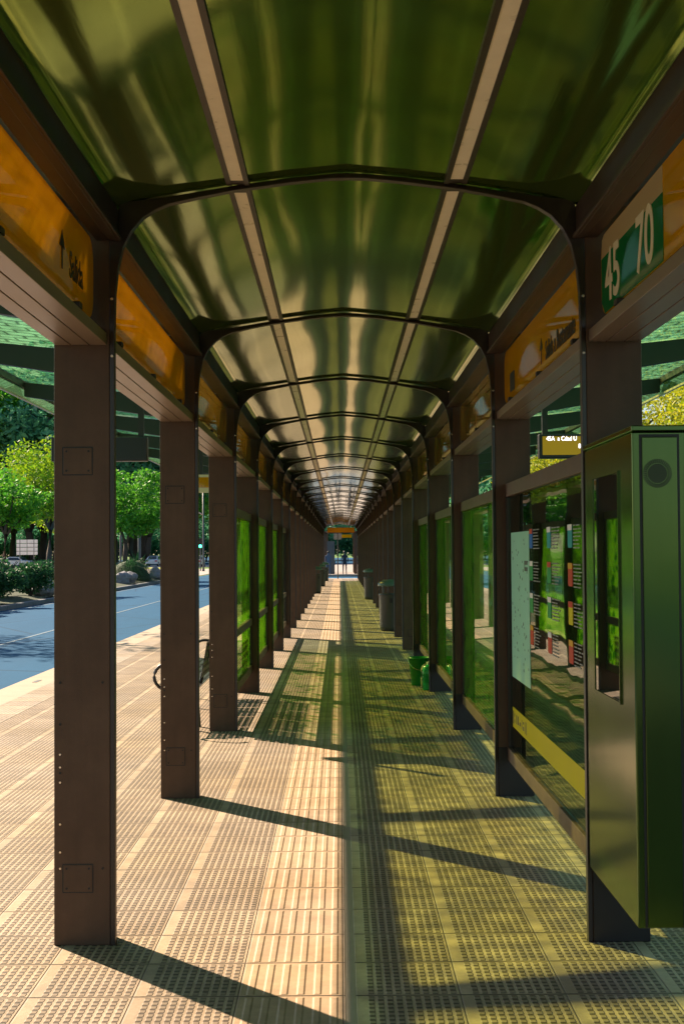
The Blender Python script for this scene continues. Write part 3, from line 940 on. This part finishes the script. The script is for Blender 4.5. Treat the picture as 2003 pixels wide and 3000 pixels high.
MB().lathe([(.031, .312), (.031, .338), (0, .338)], seg=16).build('cap', M['white_text'], t)
MB().tube([(-.092, -.01, .02), (-.094, -.01, .15), (-.093, -.01, .24), (-.075, -.01, .29), (-.04, -.01, .312)], .010, 8).build('handle', M['cream'], t, smooth=True)
MB().lathe([(.0885, .09), (.0892, .09), (.0892, .20), (.0885, .20)], seg=24).build('label_band', M['lgreen'], t)

# ------------------------------------------------------------------ bench outside on the left
B = tag(empty('bench', (-1.55, 12.35, 0)), 'dark perforated metal bench with ring armrests outside the left posts', 'bench')
def perf(u0, u1, v0, v1, f, nu, nv, frac=.5):
    """plate with square holes; f(u,v)->point, two skins joined at thickness by solidify"""
    us, vs_ = [], []
    for i in range(nu):
        a = u0 + (u1 - u0) * i / nu; b = u0 + (u1 - u0) * (i + 1) / nu; g_ = (b - a) * (1 - frac) / 2
        us += [a, a + g_, b - g_]
    us.append(u1)
    for i in range(nv):
        a = v0 + (v1 - v0) * i / nv; b = v0 + (v1 - v0) * (i + 1) / nv; g_ = (b - a) * (1 - frac) / 2
        vs_ += [a, a + g_, b - g_]
    vs_.append(v1)
    mb = MB(); W = len(vs_)
    P = [f(a, b) for a in us for b in vs_]; F = []
    for i in range(len(us) - 1):
        for j in range(W - 1):
            if i % 3 == 1 and j % 3 == 1: continue
            F.append((i * W + j, i * W + j + 1, (i + 1) * W + j + 1, (i + 1) * W + j))
    mb.add(P, F); return mb
for sec in range(4):
    y0 = .05 + sec * .80
    seat = perf(y0, y0 + .76, -.20, .17, lambda a, b: (b, a, .44 + .03 * ((b - .17) / .37) ** 2 - .02), 12, 6).build('seat', M['black_base'], B)
    md = seat.modifiers.new('sol', 'SOLIDIFY'); md.thickness = .006
    bk = perf(y0, y0 + .76, .50, .84, lambda a, b: (.19 + (b - .5) * .18, a, b), 12, 5).build('backrest', M['black_base'], B)
    md = bk.modifiers.new('sol', 'SOLIDIFY'); md.thickness = .006
for k in (0, 4):
    y = .03 + k * .80
    ring = [(-.10 + .15 * math.cos(a), y, .52 + .13 * math.sin(a)) for a in [R(40 + 280 * q / 18) for q in range(19)]]
    MB().tube(ring, .016, 8).build('armrest', M['black_base'], B, smooth=True)
for y in (.4, 2.0, 2.85):
    mb = MB().box(-.17, .14, y - .03, y + .03, .385, .415).tube([(-.14, y, .39), (-.16, y, 0)], .022, 8).tube([(.10, y, .39), (.13, y, 0)], .022, 8).tube([(.14, y, .40), (.25, y, .83)], .018, 8)
    mb.build('leg', M['black_base'], B)

# ------------------------------------------------------------------ hanging displays and flag sign
def hanging(side, y, lit, label):
    s = side; t = empty('hanging_display', (0, y, 0))
    xa, xb = 2.055, 3.06
    x0, x1 = (xa, xb) if s > 0 else (-xb, -xa)
    tag(t, label, 'display', None)
    MB().box(x0, x1, -.06, .06, 2.655, 2.91).build('housing', M['black_base'], t, bevel=.008)
    for xx in (x0 + .07, x1 - .07): MB().box(xx - .03, xx + .03, -.02, .02, 2.912, 3.46).build('hanger', M['awning_steel'], t)
    if lit:
        MB().box(x0 + .035, x1 - .03, -.0635, -.0605, 2.69, 2.885).build('screen', M['led_panel'], t)
        text_on('45A  a Cdad U', .066, M['led'], t, (x0 + .075, -.0655, 2.84), '-y', 'lettering', .0005, .80, .0)
        text_on('8 min', .066, M['led'], t, (x0 + .41, -.0655, 2.76), '-y', 'lettering', .0005, .8, .0)
    else:
        MB().box(x0 + .03, x1 - .03, -.0635, -.0605, 2.685, 2.885).build('screen', M['board'], t)
hanging(-1, 13.75, False, 'dark unlit display box hung under the left awning')
hanging(1, 13.75, True, 'lit amber departure display with white characters hung under the right awning')
t = tag(empty('flag_sign', (0, 20.3, 0)), 'orange and cream banded sign hung under the left awning', 'sign')
MB().box(-2.66, -1.72, -.03, .03, 2.62, 2.90).build('sign_box', M['cream'], t)
MB().box(-2.66, -1.72, -.034, -.031, 2.70, 2.86).build('orange_band', M['orange'], t)
MB().box(-1.718, -1.58, -.03, .03, 2.62, 2.90).build('green_end', M['teal'], t)
MB().box(-2.22, -2.16, -.02, .02, 2.902, 3.44).build('hanger', M['awning_steel'], t)
t = tag(empty('security_camera', (2.0, 15.9, 0)), 'small dark security camera under the right awning beside the lit display', 'camera')
MB().box(-.05, .05, -.10, .10, 2.78, 2.90).build('housing', M['black_base'], t, bevel=.01)
MB().tube([(0, 0, 2.90), (0, 0, 3.45)], .015, 8).build('bracket', M['awning_steel'], t)

# ------------------------------------------------------------------ plants
def leafquads(mb, rnd_, c, rad, n, size, flat=.8, droop=0.0):
    for _ in range(n):
        while True:
            p = Vector((rnd_.uniform(-1, 1), rnd_.uniform(-1, 1), rnd_.uniform(-1, 1)))
            if p.length < 1: break
        q = Vector(c) + Vector((p.x * rad, p.y * rad, p.z * rad * flat))
        a = Vector((rnd_.gauss(0, 1), rnd_.gauss(0, 1), rnd_.gauss(0, .7) - droop)).normalized()
        b = a.cross(Vector((rnd_.gauss(0, 1), rnd_.gauss(0, 1), rnd_.gauss(0, 1)))).normalized()
        s_ = size * rnd_.uniform(.6, 1.4)
        o = len(mb.v)
        mb.v += [tuple(q - a * s_), tuple(q + b * s_ * .45), tuple(q + a * s_), tuple(q - b * s_ * .45)]
        mb.f.append((o, o + 1, o + 2, o + 3)); mb.mi.append(0)
def make_tree(h, cr, leaf, seed, nleaf=5000, lsize=.11, trunk_h=None, fork=False, sparse=False, name='tree', clusters=26, bare=.0):
    r = random.Random(seed); t = empty(name)
    th = trunk_h or h * .35
    tr = MB(); r0 = .018 * h + .04
    tips = []
    base = [(0, 0, 0), (.03 * h * r.uniform(-.5, .5), 0, th * .5), (.04 * h * r.uniform(-.6, .6), .02 * h * r.uniform(-1, 1), th)]
    tr.tube(base, [r0 * 1.25, r0, r0 * .8], 9)
    top = Vector(base[-1]); nb = 2 if fork else r.randint(4, 6)
    for k in range(nb):
        a = (2 * math.pi * k / nb + r.uniform(-.4, .4)); sp = .35 if fork else r.uniform(.35, .8)
        L = (h - th) * r.uniform(.55, .85)
        d = Vector((math.cos(a) * sp, math.sin(a) * sp, 1)).normalized()
        m1 = top + d * L * .45 + Vector((r.uniform(-.1, .1) * L, r.uniform(-.1, .1) * L, 0)); e = m1 + (d + Vector((r.uniform(-.4, .4), r.uniform(-.4, .4), .1))).normalized() * L * .5
        tr.tube([top - Vector((0, 0, .1)), top + d * L * .2, m1, e], [r0 * .6, r0 * .5, r0 * .33, r0 * .1], 7)
        tips += [m1, e]
        for q in range(4):
            s0 = (top + d * L * .2).lerp(m1, r.random()) if q < 2 else m1.lerp(e, r.random())
            a2 = r.uniform(0, 6.28); e2 = s0 + Vector((math.cos(a2), math.sin(a2), r.uniform(.1, .9))) * cr * r.uniform(.3, .6)
            mid = s0.lerp(e2, .5) + Vector((0, 0, .05 * h * r.random()))
            tr.tube([s0, mid, e2], [r0 * .25, r0 * .15, r0 * .04], 5); tips.append(e2)
            for w_ in range(2):
                a3 = r.uniform(0, 6.28); e3 = e2 + Vector((math.cos(a3), math.sin(a3), r.uniform(-.2, .8))) * cr * .3
                tr.tube([mid.lerp(e2, .6), e3], [r0 * .09, r0 * .03], 4); tips.append(e3)
    tr.build('trunk', M['bark'], t, smooth=True)
    cb = MB(); cz = (h + th) / 2 + .06 * h; hz = (h - th) / 2
    cs = []
    for p in tips:
        if r.random() > bare: cs.append(p)
    for k in range(clusters):
        a = r.uniform(0, 6.28); u = r.uniform(-1, 1); q = math.sqrt(1 - u * u) * r.uniform(.6, 1.0)
        cs.append(Vector((math.cos(a) * q * cr, math.sin(a) * q * cr, cz + u * hz * .85)))
    per = max(4, int(nleaf / len(cs)))
    for c in cs:
        rr = cr * r.uniform(.20, .36)
        leafquads(cb, r, c, rr, int(per * r.uniform(.6, 1.4)), lsize, .7)
    cb.build('crown', leaf, t, recalc=False)
    return t
def place(p, first_, x, y, z=-.05, s=1.0, rz=0.0):
    o = p if first_ else copy_tree(p)
    o.location = (x, y, z); o.scale = (s, s, s * 1.0); o.rotation_euler = (0, 0, rz); return o

# trees on the left median, close ones
t = make_tree(6.6, 2.7, M['leaf_green'], 11, 9000, .12, 2.25, fork=True, name='forked_tree', clusters=30)
t.location = (-13.0, 79, 0); tag(t, 'green street tree with a forked trunk behind the boulders on the median', 'tree')
t = make_tree(5.2, 1.7, M['leaf_green'], 21, 5000, .11, 2.6, name='street_tree', clusters=14)
t.location = (-15.4, 60, 0); tag(t, 'slim dark green street tree at the left edge of the view', 'tree')
t = make_tree(9.2, 4.2, M['leaf_lime'], 5, 16000, .13, 3.4, name='street_tree', clusters=40)
t.location = (-20.5, 92, 0); tag(t, 'broad yellow-green tree beyond the left median shrubs', 'tree')
t = make_tree(9.6, 3.6, M['leaf_green'], 8, 4200, .12, 3.0, name='street_tree', clusters=14)
t.location = (-15.6, 33.5, 0); tag(t, 'tall open tree just left of the view whose branches shade the blue road', 'tree')
t = make_tree(8.5, 3.6, M['leaf_lime'], 15, 9000, .13, 3.0, name='street_tree', clusters=28)
t.location = (-24.5, 118, 0); tag(t, 'lime green tree behind the dark lamp posts, left of the forked tree', 'tree')

pt = [make_tree(15, 6.5, M['leaf_blue'], 31, 9000, .30, 3, name='background_tree', clusters=40),
      make_tree(13, 6.0, M['leaf_lime'], 32, 9000, .28, 2.6, name='background_tree', clusters=40),
      make_tree(12, 5.2, M['leaf_purple'], 33, 5000, .22, 4.5, name='background_tree', clusters=22),
      make_tree(15, 6.0, M['leaf_green'], 34, 9000, .30, 2.4, name='background_tree', clusters=40)]
kinds = ['tall blue-green background tree', 'tall lime background tree', 'sparse purple-brown background tree', 'tall green background tree']
used = [False] * 4
rr_ = random.Random(99)
i = 0
for (xa, xb, ya, yb, n) in ((-78, -27, 205, 225, 15), (-95, -30, 232, 250, 16), (-130, 40, 285, 320, 22), (16, 60, 130, 240, 14)):
    for k in range(n):
        q = rr_.choice([0, 0, 1, 2, 3, 3, 0])
        x = xa + (xb - xa) * (k + rr_.random()) / n; y = rr_.uniform(ya, yb)
        if yb == 320 and abs(x) < 4: x += 9
        o = place(pt[q], not used[q], x, y, -.15, rr_.uniform(.9, 1.25) * (1.85 if x < 12 and y < 260 else 1.5 if x < 12 else 1.1), rr_.uniform(0, 6.28)); used[q] = True
        row = {205: 'front row, left side', 232: 'second row, left side', 285: 'farthest row', 130: 'far row, right side'}[ya]
        tag(o, '%s, %s from left in the %s' % (kinds[q].replace('background ', ''), 'leftmost' if k == 0 else ORD[k], row), 'tree', 'distant trees beyond the avenue')
dt = make_tree(9, 7.0, M['leaf_blue'], 51, 7000, .30, 1.0, name='background_tree', clusters=60)
for k in range(34):
    x = -175 + k * 6.2 + rr_.uniform(-1.5, 1.5); y = rr_.uniform(262, 276)
    o = place(dt, k > 0 and False or k == 0, x, y, -.6, rr_.uniform(.85, 1.15), rr_.uniform(0, 6.28))
    tag(o, 'low dense blue-green tree in the hedge-like belt across the avenue', 'tree', 'low dense trees across the avenue')
# right side trees: bright yellow green
py = [make_tree(11, 5.0, M['leaf_yellow'], 41, 34000, .085, 2.6, name='park_tree', clusters=60),
      make_tree(9, 4.2, M['leaf_lime'], 43, 24000, .085, 2.4, name='park_tree', clusters=50)]
u2 = [False, False]
rt = [(15.5, 26, 0), (14.5, 37, 0), (17, 48, 0), (15, 60, 0), (19, 70, 1), (15.5, 82, 0), (23, 34, 0), (25, 52, 1), (24, 68, 0), (21, 18, 1), (30, 90, 1), (18, 100, 0)]
for k, (x, y, q) in enumerate(rt):
    o = place(py[q], not u2[q], x, y, -.15, rr_.uniform(.9, 1.15), rr_.uniform(0, 6.28)); u2[q] = True
    tag(o, '%s tree, %s from the camera, on the lawn across the right-hand road' % (('sunlit yellow-green', 'lime green')[q], ORD[k]), 'tree', 'park trees on the right')

# shrubs on the median
def make_shrub(seed, w_, h_, leaf, n=2600):
    r = random.Random(seed); t = empty('shrub')
    st = MB()
    for k in range(7):
        a = r.uniform(0, 6.28); st.tube([(0, 0, -.05), (math.cos(a) * w_ * .3, math.sin(a) * w_ * .3, h_ * .5), (math.cos(a) * w_ * .6, math.sin(a) * w_ * .6, h_ * .85)], [.03, .02, .008], 5)
    st.build('stem', M['bark'], t)
    mb = MB()
    for k in range(14):
        a = r.uniform(0, 6.28); q = r.random() * w_ * .7
        leafquads(mb, r, (math.cos(a) * q, math.sin(a) * q, h_ * r.uniform(.3, .75)), w_ * .36, n // 14, .055, .8)
    mb.build('foliage', leaf, t, recalc=False); return t
sh = [make_shrub(1, 1.0, 1.15, M['leaf_dark'], 5000), make_shrub(2, 1.1, 1.0, M['leaf_green'], 5000)]
us_ = [False, False]
for k, (x, y, q, s_) in enumerate(((-12.2, 37, 1, 1), (-12.4, 40.5, 0, 1.05), (-12.6, 43.2, 0, 1.1), (-12.3, 45.6, 0, 1.0), (-12.9, 48.5, 0, 1.1), (-12.3, 51.5, 0, 1.0), (-13.2, 55.5, 0, 1.0), (-12.6, 60, 1, .8), (-13.6, 67, 0, .9))):
    o = place(sh[q], not us_[q], x + .1, y, .02, s_ * 1.3, k * 1.3); us_[q] = True
    tag(o, '%s median shrub from the near end, %s and rounded, behind the dark kerb' % (ORD[k], ('dark green', 'mid green')[q]), 'shrub', 'shrubs on the left median')
# boulders, mound and spiky plant
def boulder(x, y, s_, seed, lab):
    import bmesh
    bm = bmesh.new(); bmesh.ops.create_icosphere(bm, subdivisions=3, radius=1); r = random.Random(seed)
    ph = [r.uniform(0, 6) for _ in range(6)]
    for v in bm.verts:
        c = v.co; d = 1 + .18 * math.sin(c.x * 3 + ph[0]) + .15 * math.sin(c.y * 4 + ph[1]) + .12 * math.sin(c.z * 5 + ph[2]) + .06 * math.sin(c.x * 11 + c.y * 9 + ph[3])
        v.co = Vector((c.x * d * s_, c.y * d * s_ * 1.2, c.z * d * s_ * .85))
    me = bpy.data.meshes.new('boulder'); bm.to_mesh(me); bm.free(); me.materials.append(M['rock'])
    o = bpy.data.objects.new('boulder', me); col.objects.link(o); o.location = (x, y, .25); tag(o, lab, 'boulder', 'boulders on the median')
boulder(-12.0, 71.5, .46, 1, 'pale boulder nearest the post on the median, left of the grass mound')
boulder(-12.3, 75.0, .50, 2, 'second pale boulder leaning against the grass mound')
boulder(-11.9, 84.2, .5, 3, 'small pale boulder at the far end of the grass mound')
boulder(-12.1, 52.9, .55, 4, 'grey boulder at the end of the dark median shrubs')
t = tag(empty('grass_mound', (-12.6, 78.5, -.1)), 'rounded mound of dark long grass between the boulders', 'ornamental grass')
mb = MB(); r = random.Random(5)
for k in range(5200):
    a = r.uniform(0, 6.28); q = math.sqrt(r.random()); bx, by = math.cos(a) * q * 1.3, math.sin(a) * q * 2.2; bz = 1.15 * (1 - q * q) ** .6
    d = Vector((bx, by * .5, -.4 + r.gauss(0, .35))).normalized() * r.uniform(.15, .4)
    p = Vector((bx, by, bz)); sd = Vector((-d.y, d.x, 0)).normalized() * .014
    p = p * 1.15; o_ = len(mb.v); mb.v += [tuple(p - sd), tuple(p + sd), tuple(p + d)]; mb.f.append((o_, o_ + 1, o_ + 2)); mb.mi.append(0)
mb.build('blades', M['leaf_dark'], t, recalc=False)
vs = []
MB().lathe([(1.25, 0), (1.15, .5), (.8, .9), (.3, 1.08), (0, 1.1)], seg=20).build('core', M['soil'], t, smooth=True)
t = tag(empty('spiky_plant', (-12.9, 82.6, .1)), 'spiky dark agave-like plant above the grass mound', 'plant')
mb = MB(); r = random.Random(9)
for k in range(46):
    a = r.uniform(0, 6.28); el = r.uniform(.15, 1.4); L = r.uniform(1.0, 1.5)
    d = Vector((math.cos(a) * math.cos(el), math.sin(a) * math.cos(el), math.sin(el))); sd = Vector((-math.sin(a), math.cos(a), 0)) * .05
    m_ = d * L * .5 + Vector((0, 0, .7)); b_ = Vector((0, 0, .7)) + d * .05; e_ = Vector((0, 0, .7)) + d * L - Vector((0, 0, .12))
    o_ = len(mb.v); mb.v += [tuple(b_ - sd), tuple(b_ + sd), tuple(m_ + sd * .9), tuple(e_), tuple(m_ - sd * .9)]; mb.f.append((o_, o_ + 1, o_ + 2, o_ + 3, o_ + 4)); mb.mi.append(0)
mb.build('leaves', M['leaf_dark'], t, recalc=False)
MB().tube([(0, 0, -.1), (0, 0, .75)], [.16, .12], 8).build('stem', M['bark'], t)

# distant verge and yellow grass strip
o = sheet('verge_grass', -17.5, -16.2, 84.2, 84.21, -.16, M['grass'])
bpy.data.objects.remove(o)
A = Mat('yellow_grass'); n2 = A.noise(9, 4, .7); A.set(base=A.mul((.32, .36, .015), n2 * .8 + .6), rough=.9)
M['ygrass'] = A.m
sheet('far_verge', -90, -19, 150, 166, -.150, M['ygrass'])
sheet('far_crossing', -90, -11.4, 96, 149, -.160, M['pavement'])
sheet('far_car_park', -100, 12, 166.1, 200, -.150, M['pavement'])
sheet('right_lawn', 11.35, 80, -40, 84, -.16, M['grass'])

# ------------------------------------------------------------------ cars
def make_car(paint):
    t = empty('parked_car')
    prof = [(-2.1, .35), (-2.12, .75), (-1.95, .92), (-1.35, .98), (-.75, 1.42), (.75, 1.46), (1.6, 1.05), (2.05, .95), (2.12, .6), (2.08, .35)]
    sec = [(-.82, .96), (-.86, 1.0), (.86, 1.0), (.82, .96)]
    vs = []; n = len(prof)
    for x, tf in ((-.84, 0), (-.60, 1), (.60, 1), (.84, 0)):
        for y, z in prof:
            zz = min(z, .95) if not tf else z
            vs.append((x, y, zz))
    fs = []
    for k in range(3):
        for i_ in range(n):
            j_ = (i_ + 1) % n; fs.append((k * n + i_, k * n + j_, (k + 1) * n + j_, (k + 1) * n + i_))
    fs += [tuple(range(n)), tuple(range(3 * n, 4 * n))[::-1]]
    MB().add(vs, fs).build('body', paint, t, bevel=.03)
    gw = MB()
    gw.add([(-.58, -1.33, 1.0), (.58, -1.33, 1.0), (.56, -.80, 1.40), (-.56, -.80, 1.40)], [(0, 1, 2, 3)])
    for v in range(4): x_, y_, z_ = gw.v[v]; gw.v[v] = (x_, y_ - .02, z_ + .012)
    gw.build('rear_window', M['dark_glass'], t)
    gw = MB().add([(-.58, 1.55, 1.09), (.58, 1.55, 1.09), (.56, .80, 1.46), (-.56, .80, 1.46)], [(0, 1, 2, 3)])
    gw.v = [(a, b + .02, c + .01) for a, b, c in gw.v]
    gw.build('windscreen', M['dark_glass'], t)
    for s in (-1, 1):
        g_ = MB().add([(s * .86, -1.2, .99), (s * .86, 1.3, .99), (s * .66, .7, 1.37), (s * .66, -.7, 1.35)], [(0, 1, 2, 3)])
        g_.build('side_window', M['dark_glass'], t)
        for y in (-1.3, 1.3):
            wh = MB(); wh.tube([(s * .68, y, .32), (s * .88, y, .32)], .32, 18); w_ = wh.build('wheel', M['tyre'], t)
            MB().tube([(s * .87, y, .32), (s * .892, y, .32)], .19, 14).build('rim', M['silver'], w_)
        MB().box(s * .62 - .16, s * .62 + .16, -2.14, -2.08, .68, .84).build('tail_light', M['red'], t)
        MB().box(s * .62 - .16, s * .62 + .16, 2.06, 2.13, .66, .80).build('headlight', M['cream'], t)
    return t
cw, cs_ = make_car(M['white_paint']), make_car(M['silver'])
first_ = {'w': True, 's': True}
for (q, x, y, rz, lab) in (('w', -25.8, 181, 0, 'white car driving on the avenue right of the spiky plant'), ('s', -18.6, 170, 0, 'silver car between the traffic light and the third post'),
                          ('s', -20.3, 186, 0, 'silver car behind the other one near the traffic light'), ('w', -43.5, 176, 1.2, 'white car parked behind the signboard on the left'),
                          ('s', -48.5, 182, 1.2, 'silver car parked left of the signboard'), ('w', -1.6, 178, 0, 'white car at the far end of the walkway')):
    p = cw if q == 'w' else cs_
    o = place(p, first_[q], x, y, -.17, 1.0, rz); first_[q] = False
    tag(o, lab, 'car', 'cars on the far roads')

# ------------------------------------------------------------------ poles, signals, boards
def pole(x, y, h, r_, lab, arm=None, lamp=False, cat='lamp post'):
    t = tag(empty('street_lamp' if lamp else 'pole', (x, y, -.17)), lab, cat)
    MB().tube([(0, 0, 0), (0, 0, .4), (0, 0, h)], [r_ * 1.4, r_, r_ * .7], 10).build('mast', M['pole'], t, smooth=True)
    if arm:
        ax, az = arm
        pts = [(ax * k / 6, 0, az + math.sin(k / 6 * math.pi / 2) * .8) for k in range(7)]
        MB().tube(pts, .05, 8).build('arm', M['edge_trim'] if lamp else M['pole'], t, smooth=True)
        if lamp: MB().box(ax - .3, ax + .3, -.12, .12, az + .72, az + .86).build('lamp_head', M['silver'], t)
    return t
pole(-19.8, 118, 5.6, .10, 'dark lamp post left of the forked tree crown, beside the signboard', None)
pole(-15.2, 99, 7.2, .13, 'dark lamp post right of the forked tree with curved arm', (2.0, 3.9), True)
pole(-13.6, 130, 9, .10, 'grey mast carrying the curved white arm beside the traffic light', (-2.2, 5.6), True)
t = tag(empty('traffic_light', (-14.0, 131, -.17)), 'traffic light showing green beside the grey mast', 'traffic light')
MB().tube([(0, 0, 0), (0, 0, 2.3)], .06, 8).build('pole', M['pole'], t)
MB().box(-.18, .18, -.12, .12, 2.3, 3.3).build('housing', M['black_base'], t, bevel=.02)
for z, m_ in ((3.1, 'hole'), (2.8, 'hole'), (2.5, 'green_light')):
    MB().tube([(0, -.15, z), (0, -.118, z)], .15, 14).build('lamp', M[m_], t)
t = tag(empty('signboard', (-33.5, 140, -.17)), 'white parking signboard of eight small panels on two posts', 'sign')
for x in (-.75, .75): MB().tube([(x, 0, 0), (x, 0, 3.4)], .05, 8).build('post', M['pole'], t)
for i in range(2):
    for j in range(4):
        MB().box(-1.12 + i * 1.16, -1.12 + i * 1.16 + 1.1, -.03, .0, 1.75 + j * .42, 1.75 + j * .42 + .36).build('panel', M['white_paint'], t)

# ------------------------------------------------------------------ second shelter past the crossing and the people there
S2 = tag(empty('far_shelter', (0, 100, 0)), 'second dark arched shelter seen beyond the end of the walkway', 'bus shelter')
for k in range(4):
    for s in (-1, 1):
        MB().box(min(s * 1.04, s * 1.28), max(s * 1.04, s * 1.28), k * 3.36, k * 3.36 + .13, -.02, 3.2).build('post', M['brown'], S2)
MB().prism_y([(-1.3, 3.2), (0, 3.36), (1.3, 3.2), (1.3, 3.26), (0, 3.44), (-1.3, 3.26)], -.4, 12.0).build('roof', M['awning_steel'], S2)
MB().box(-.5, .85, -.42, -.40, 2.75, 3.0).build('name_board', M['orange'], S2)
MB().box(-1.02, -.45, .0, .4, -.02, 2.5).build('advert_panel', M['pole'], S2)
# sign pole in the middle
t = tag(empty('pole', (-.18, 81.4, 0)), 'thin grey pole standing at the end of the walkway', 'pole')
MB().tube([(0, 0, 0), (0, 0, 2.9)], .035, 10).build('mast', M['pole'], t)
MB().box(-.25, .25, -.02, .02, 2.45, 2.85).build('plate', M['silver'], t)

def person(x, y, seed, lab, top, walk=.18):
    t = tag(empty('person', (x, y, -.02)), lab, 'person', 'people past the end of the walkway')
    V_ = [(0, 0, .92), (0, 0, 1.12), (0, 0, 1.38), (0, 0, 1.50), (0, 0, 1.60), (0, .01, 1.70),
          (-.19, 0, 1.40), (-.24, .04, 1.12), (-.22, -.06, .88), (.19, 0, 1.40), (.25, -.04, 1.12), (.22, -.10, .90),
          (-.10, 0, .88), (-.11, walk * .5, .47), (-.12, walk, .06), (-.12, walk - .13, .03), (.10, 0, .88), (.11, -walk * .5, .47), (.12, -walk * .9, .06), (.12, -walk - .12, .03)]
    E = [(0, 1), (1, 2), (2, 3), (3, 4), (4, 5), (2, 6), (6, 7), (7, 8), (2, 9), (9, 10), (10, 11), (0, 12), (12, 13), (13, 14), (14, 15), (0, 16), (16, 17), (17, 18), (18, 19)]
    rad = [.15, .14, .15, .06, .09, .08, .065, .05, .035, .065, .05, .035, .095, .065, .045, .035, .095, .065, .045, .035]
    me = bpy.data.meshes.new('body'); me.from_pydata(V_, E, [])
    ob = bpy.data.objects.new('body', me); col.objects.link(ob); ob.parent = t
    sk = ob.modifiers.new('skin', 'SKIN')
    for i_, v in enumerate(me.skin_vertices[0].data): v.radius = (rad[i_], rad[i_] * .8); v.use_root = (i_ == 0)
    sb = ob.modifiers.new('sub', 'SUBSURF'); sb.levels = 1; sb.render_levels = 2
    me.materials.append(top)
    MB().lathe([(.0, 1.58), (.07, 1.60), (.088, 1.66), (.075, 1.74), (0, 1.78)], (0, .01, 0), 14).build('hair', M['hole'], t, smooth=True)
    return t
person(.30, 97.5, 1, 'person in dark clothes standing under the far shelter, right of the thin pole', M['cloth_dark'])
person(-.9, 96.0, 2, 'person in grey-blue clothes walking left of the thin pole', M['cloth_blue'])
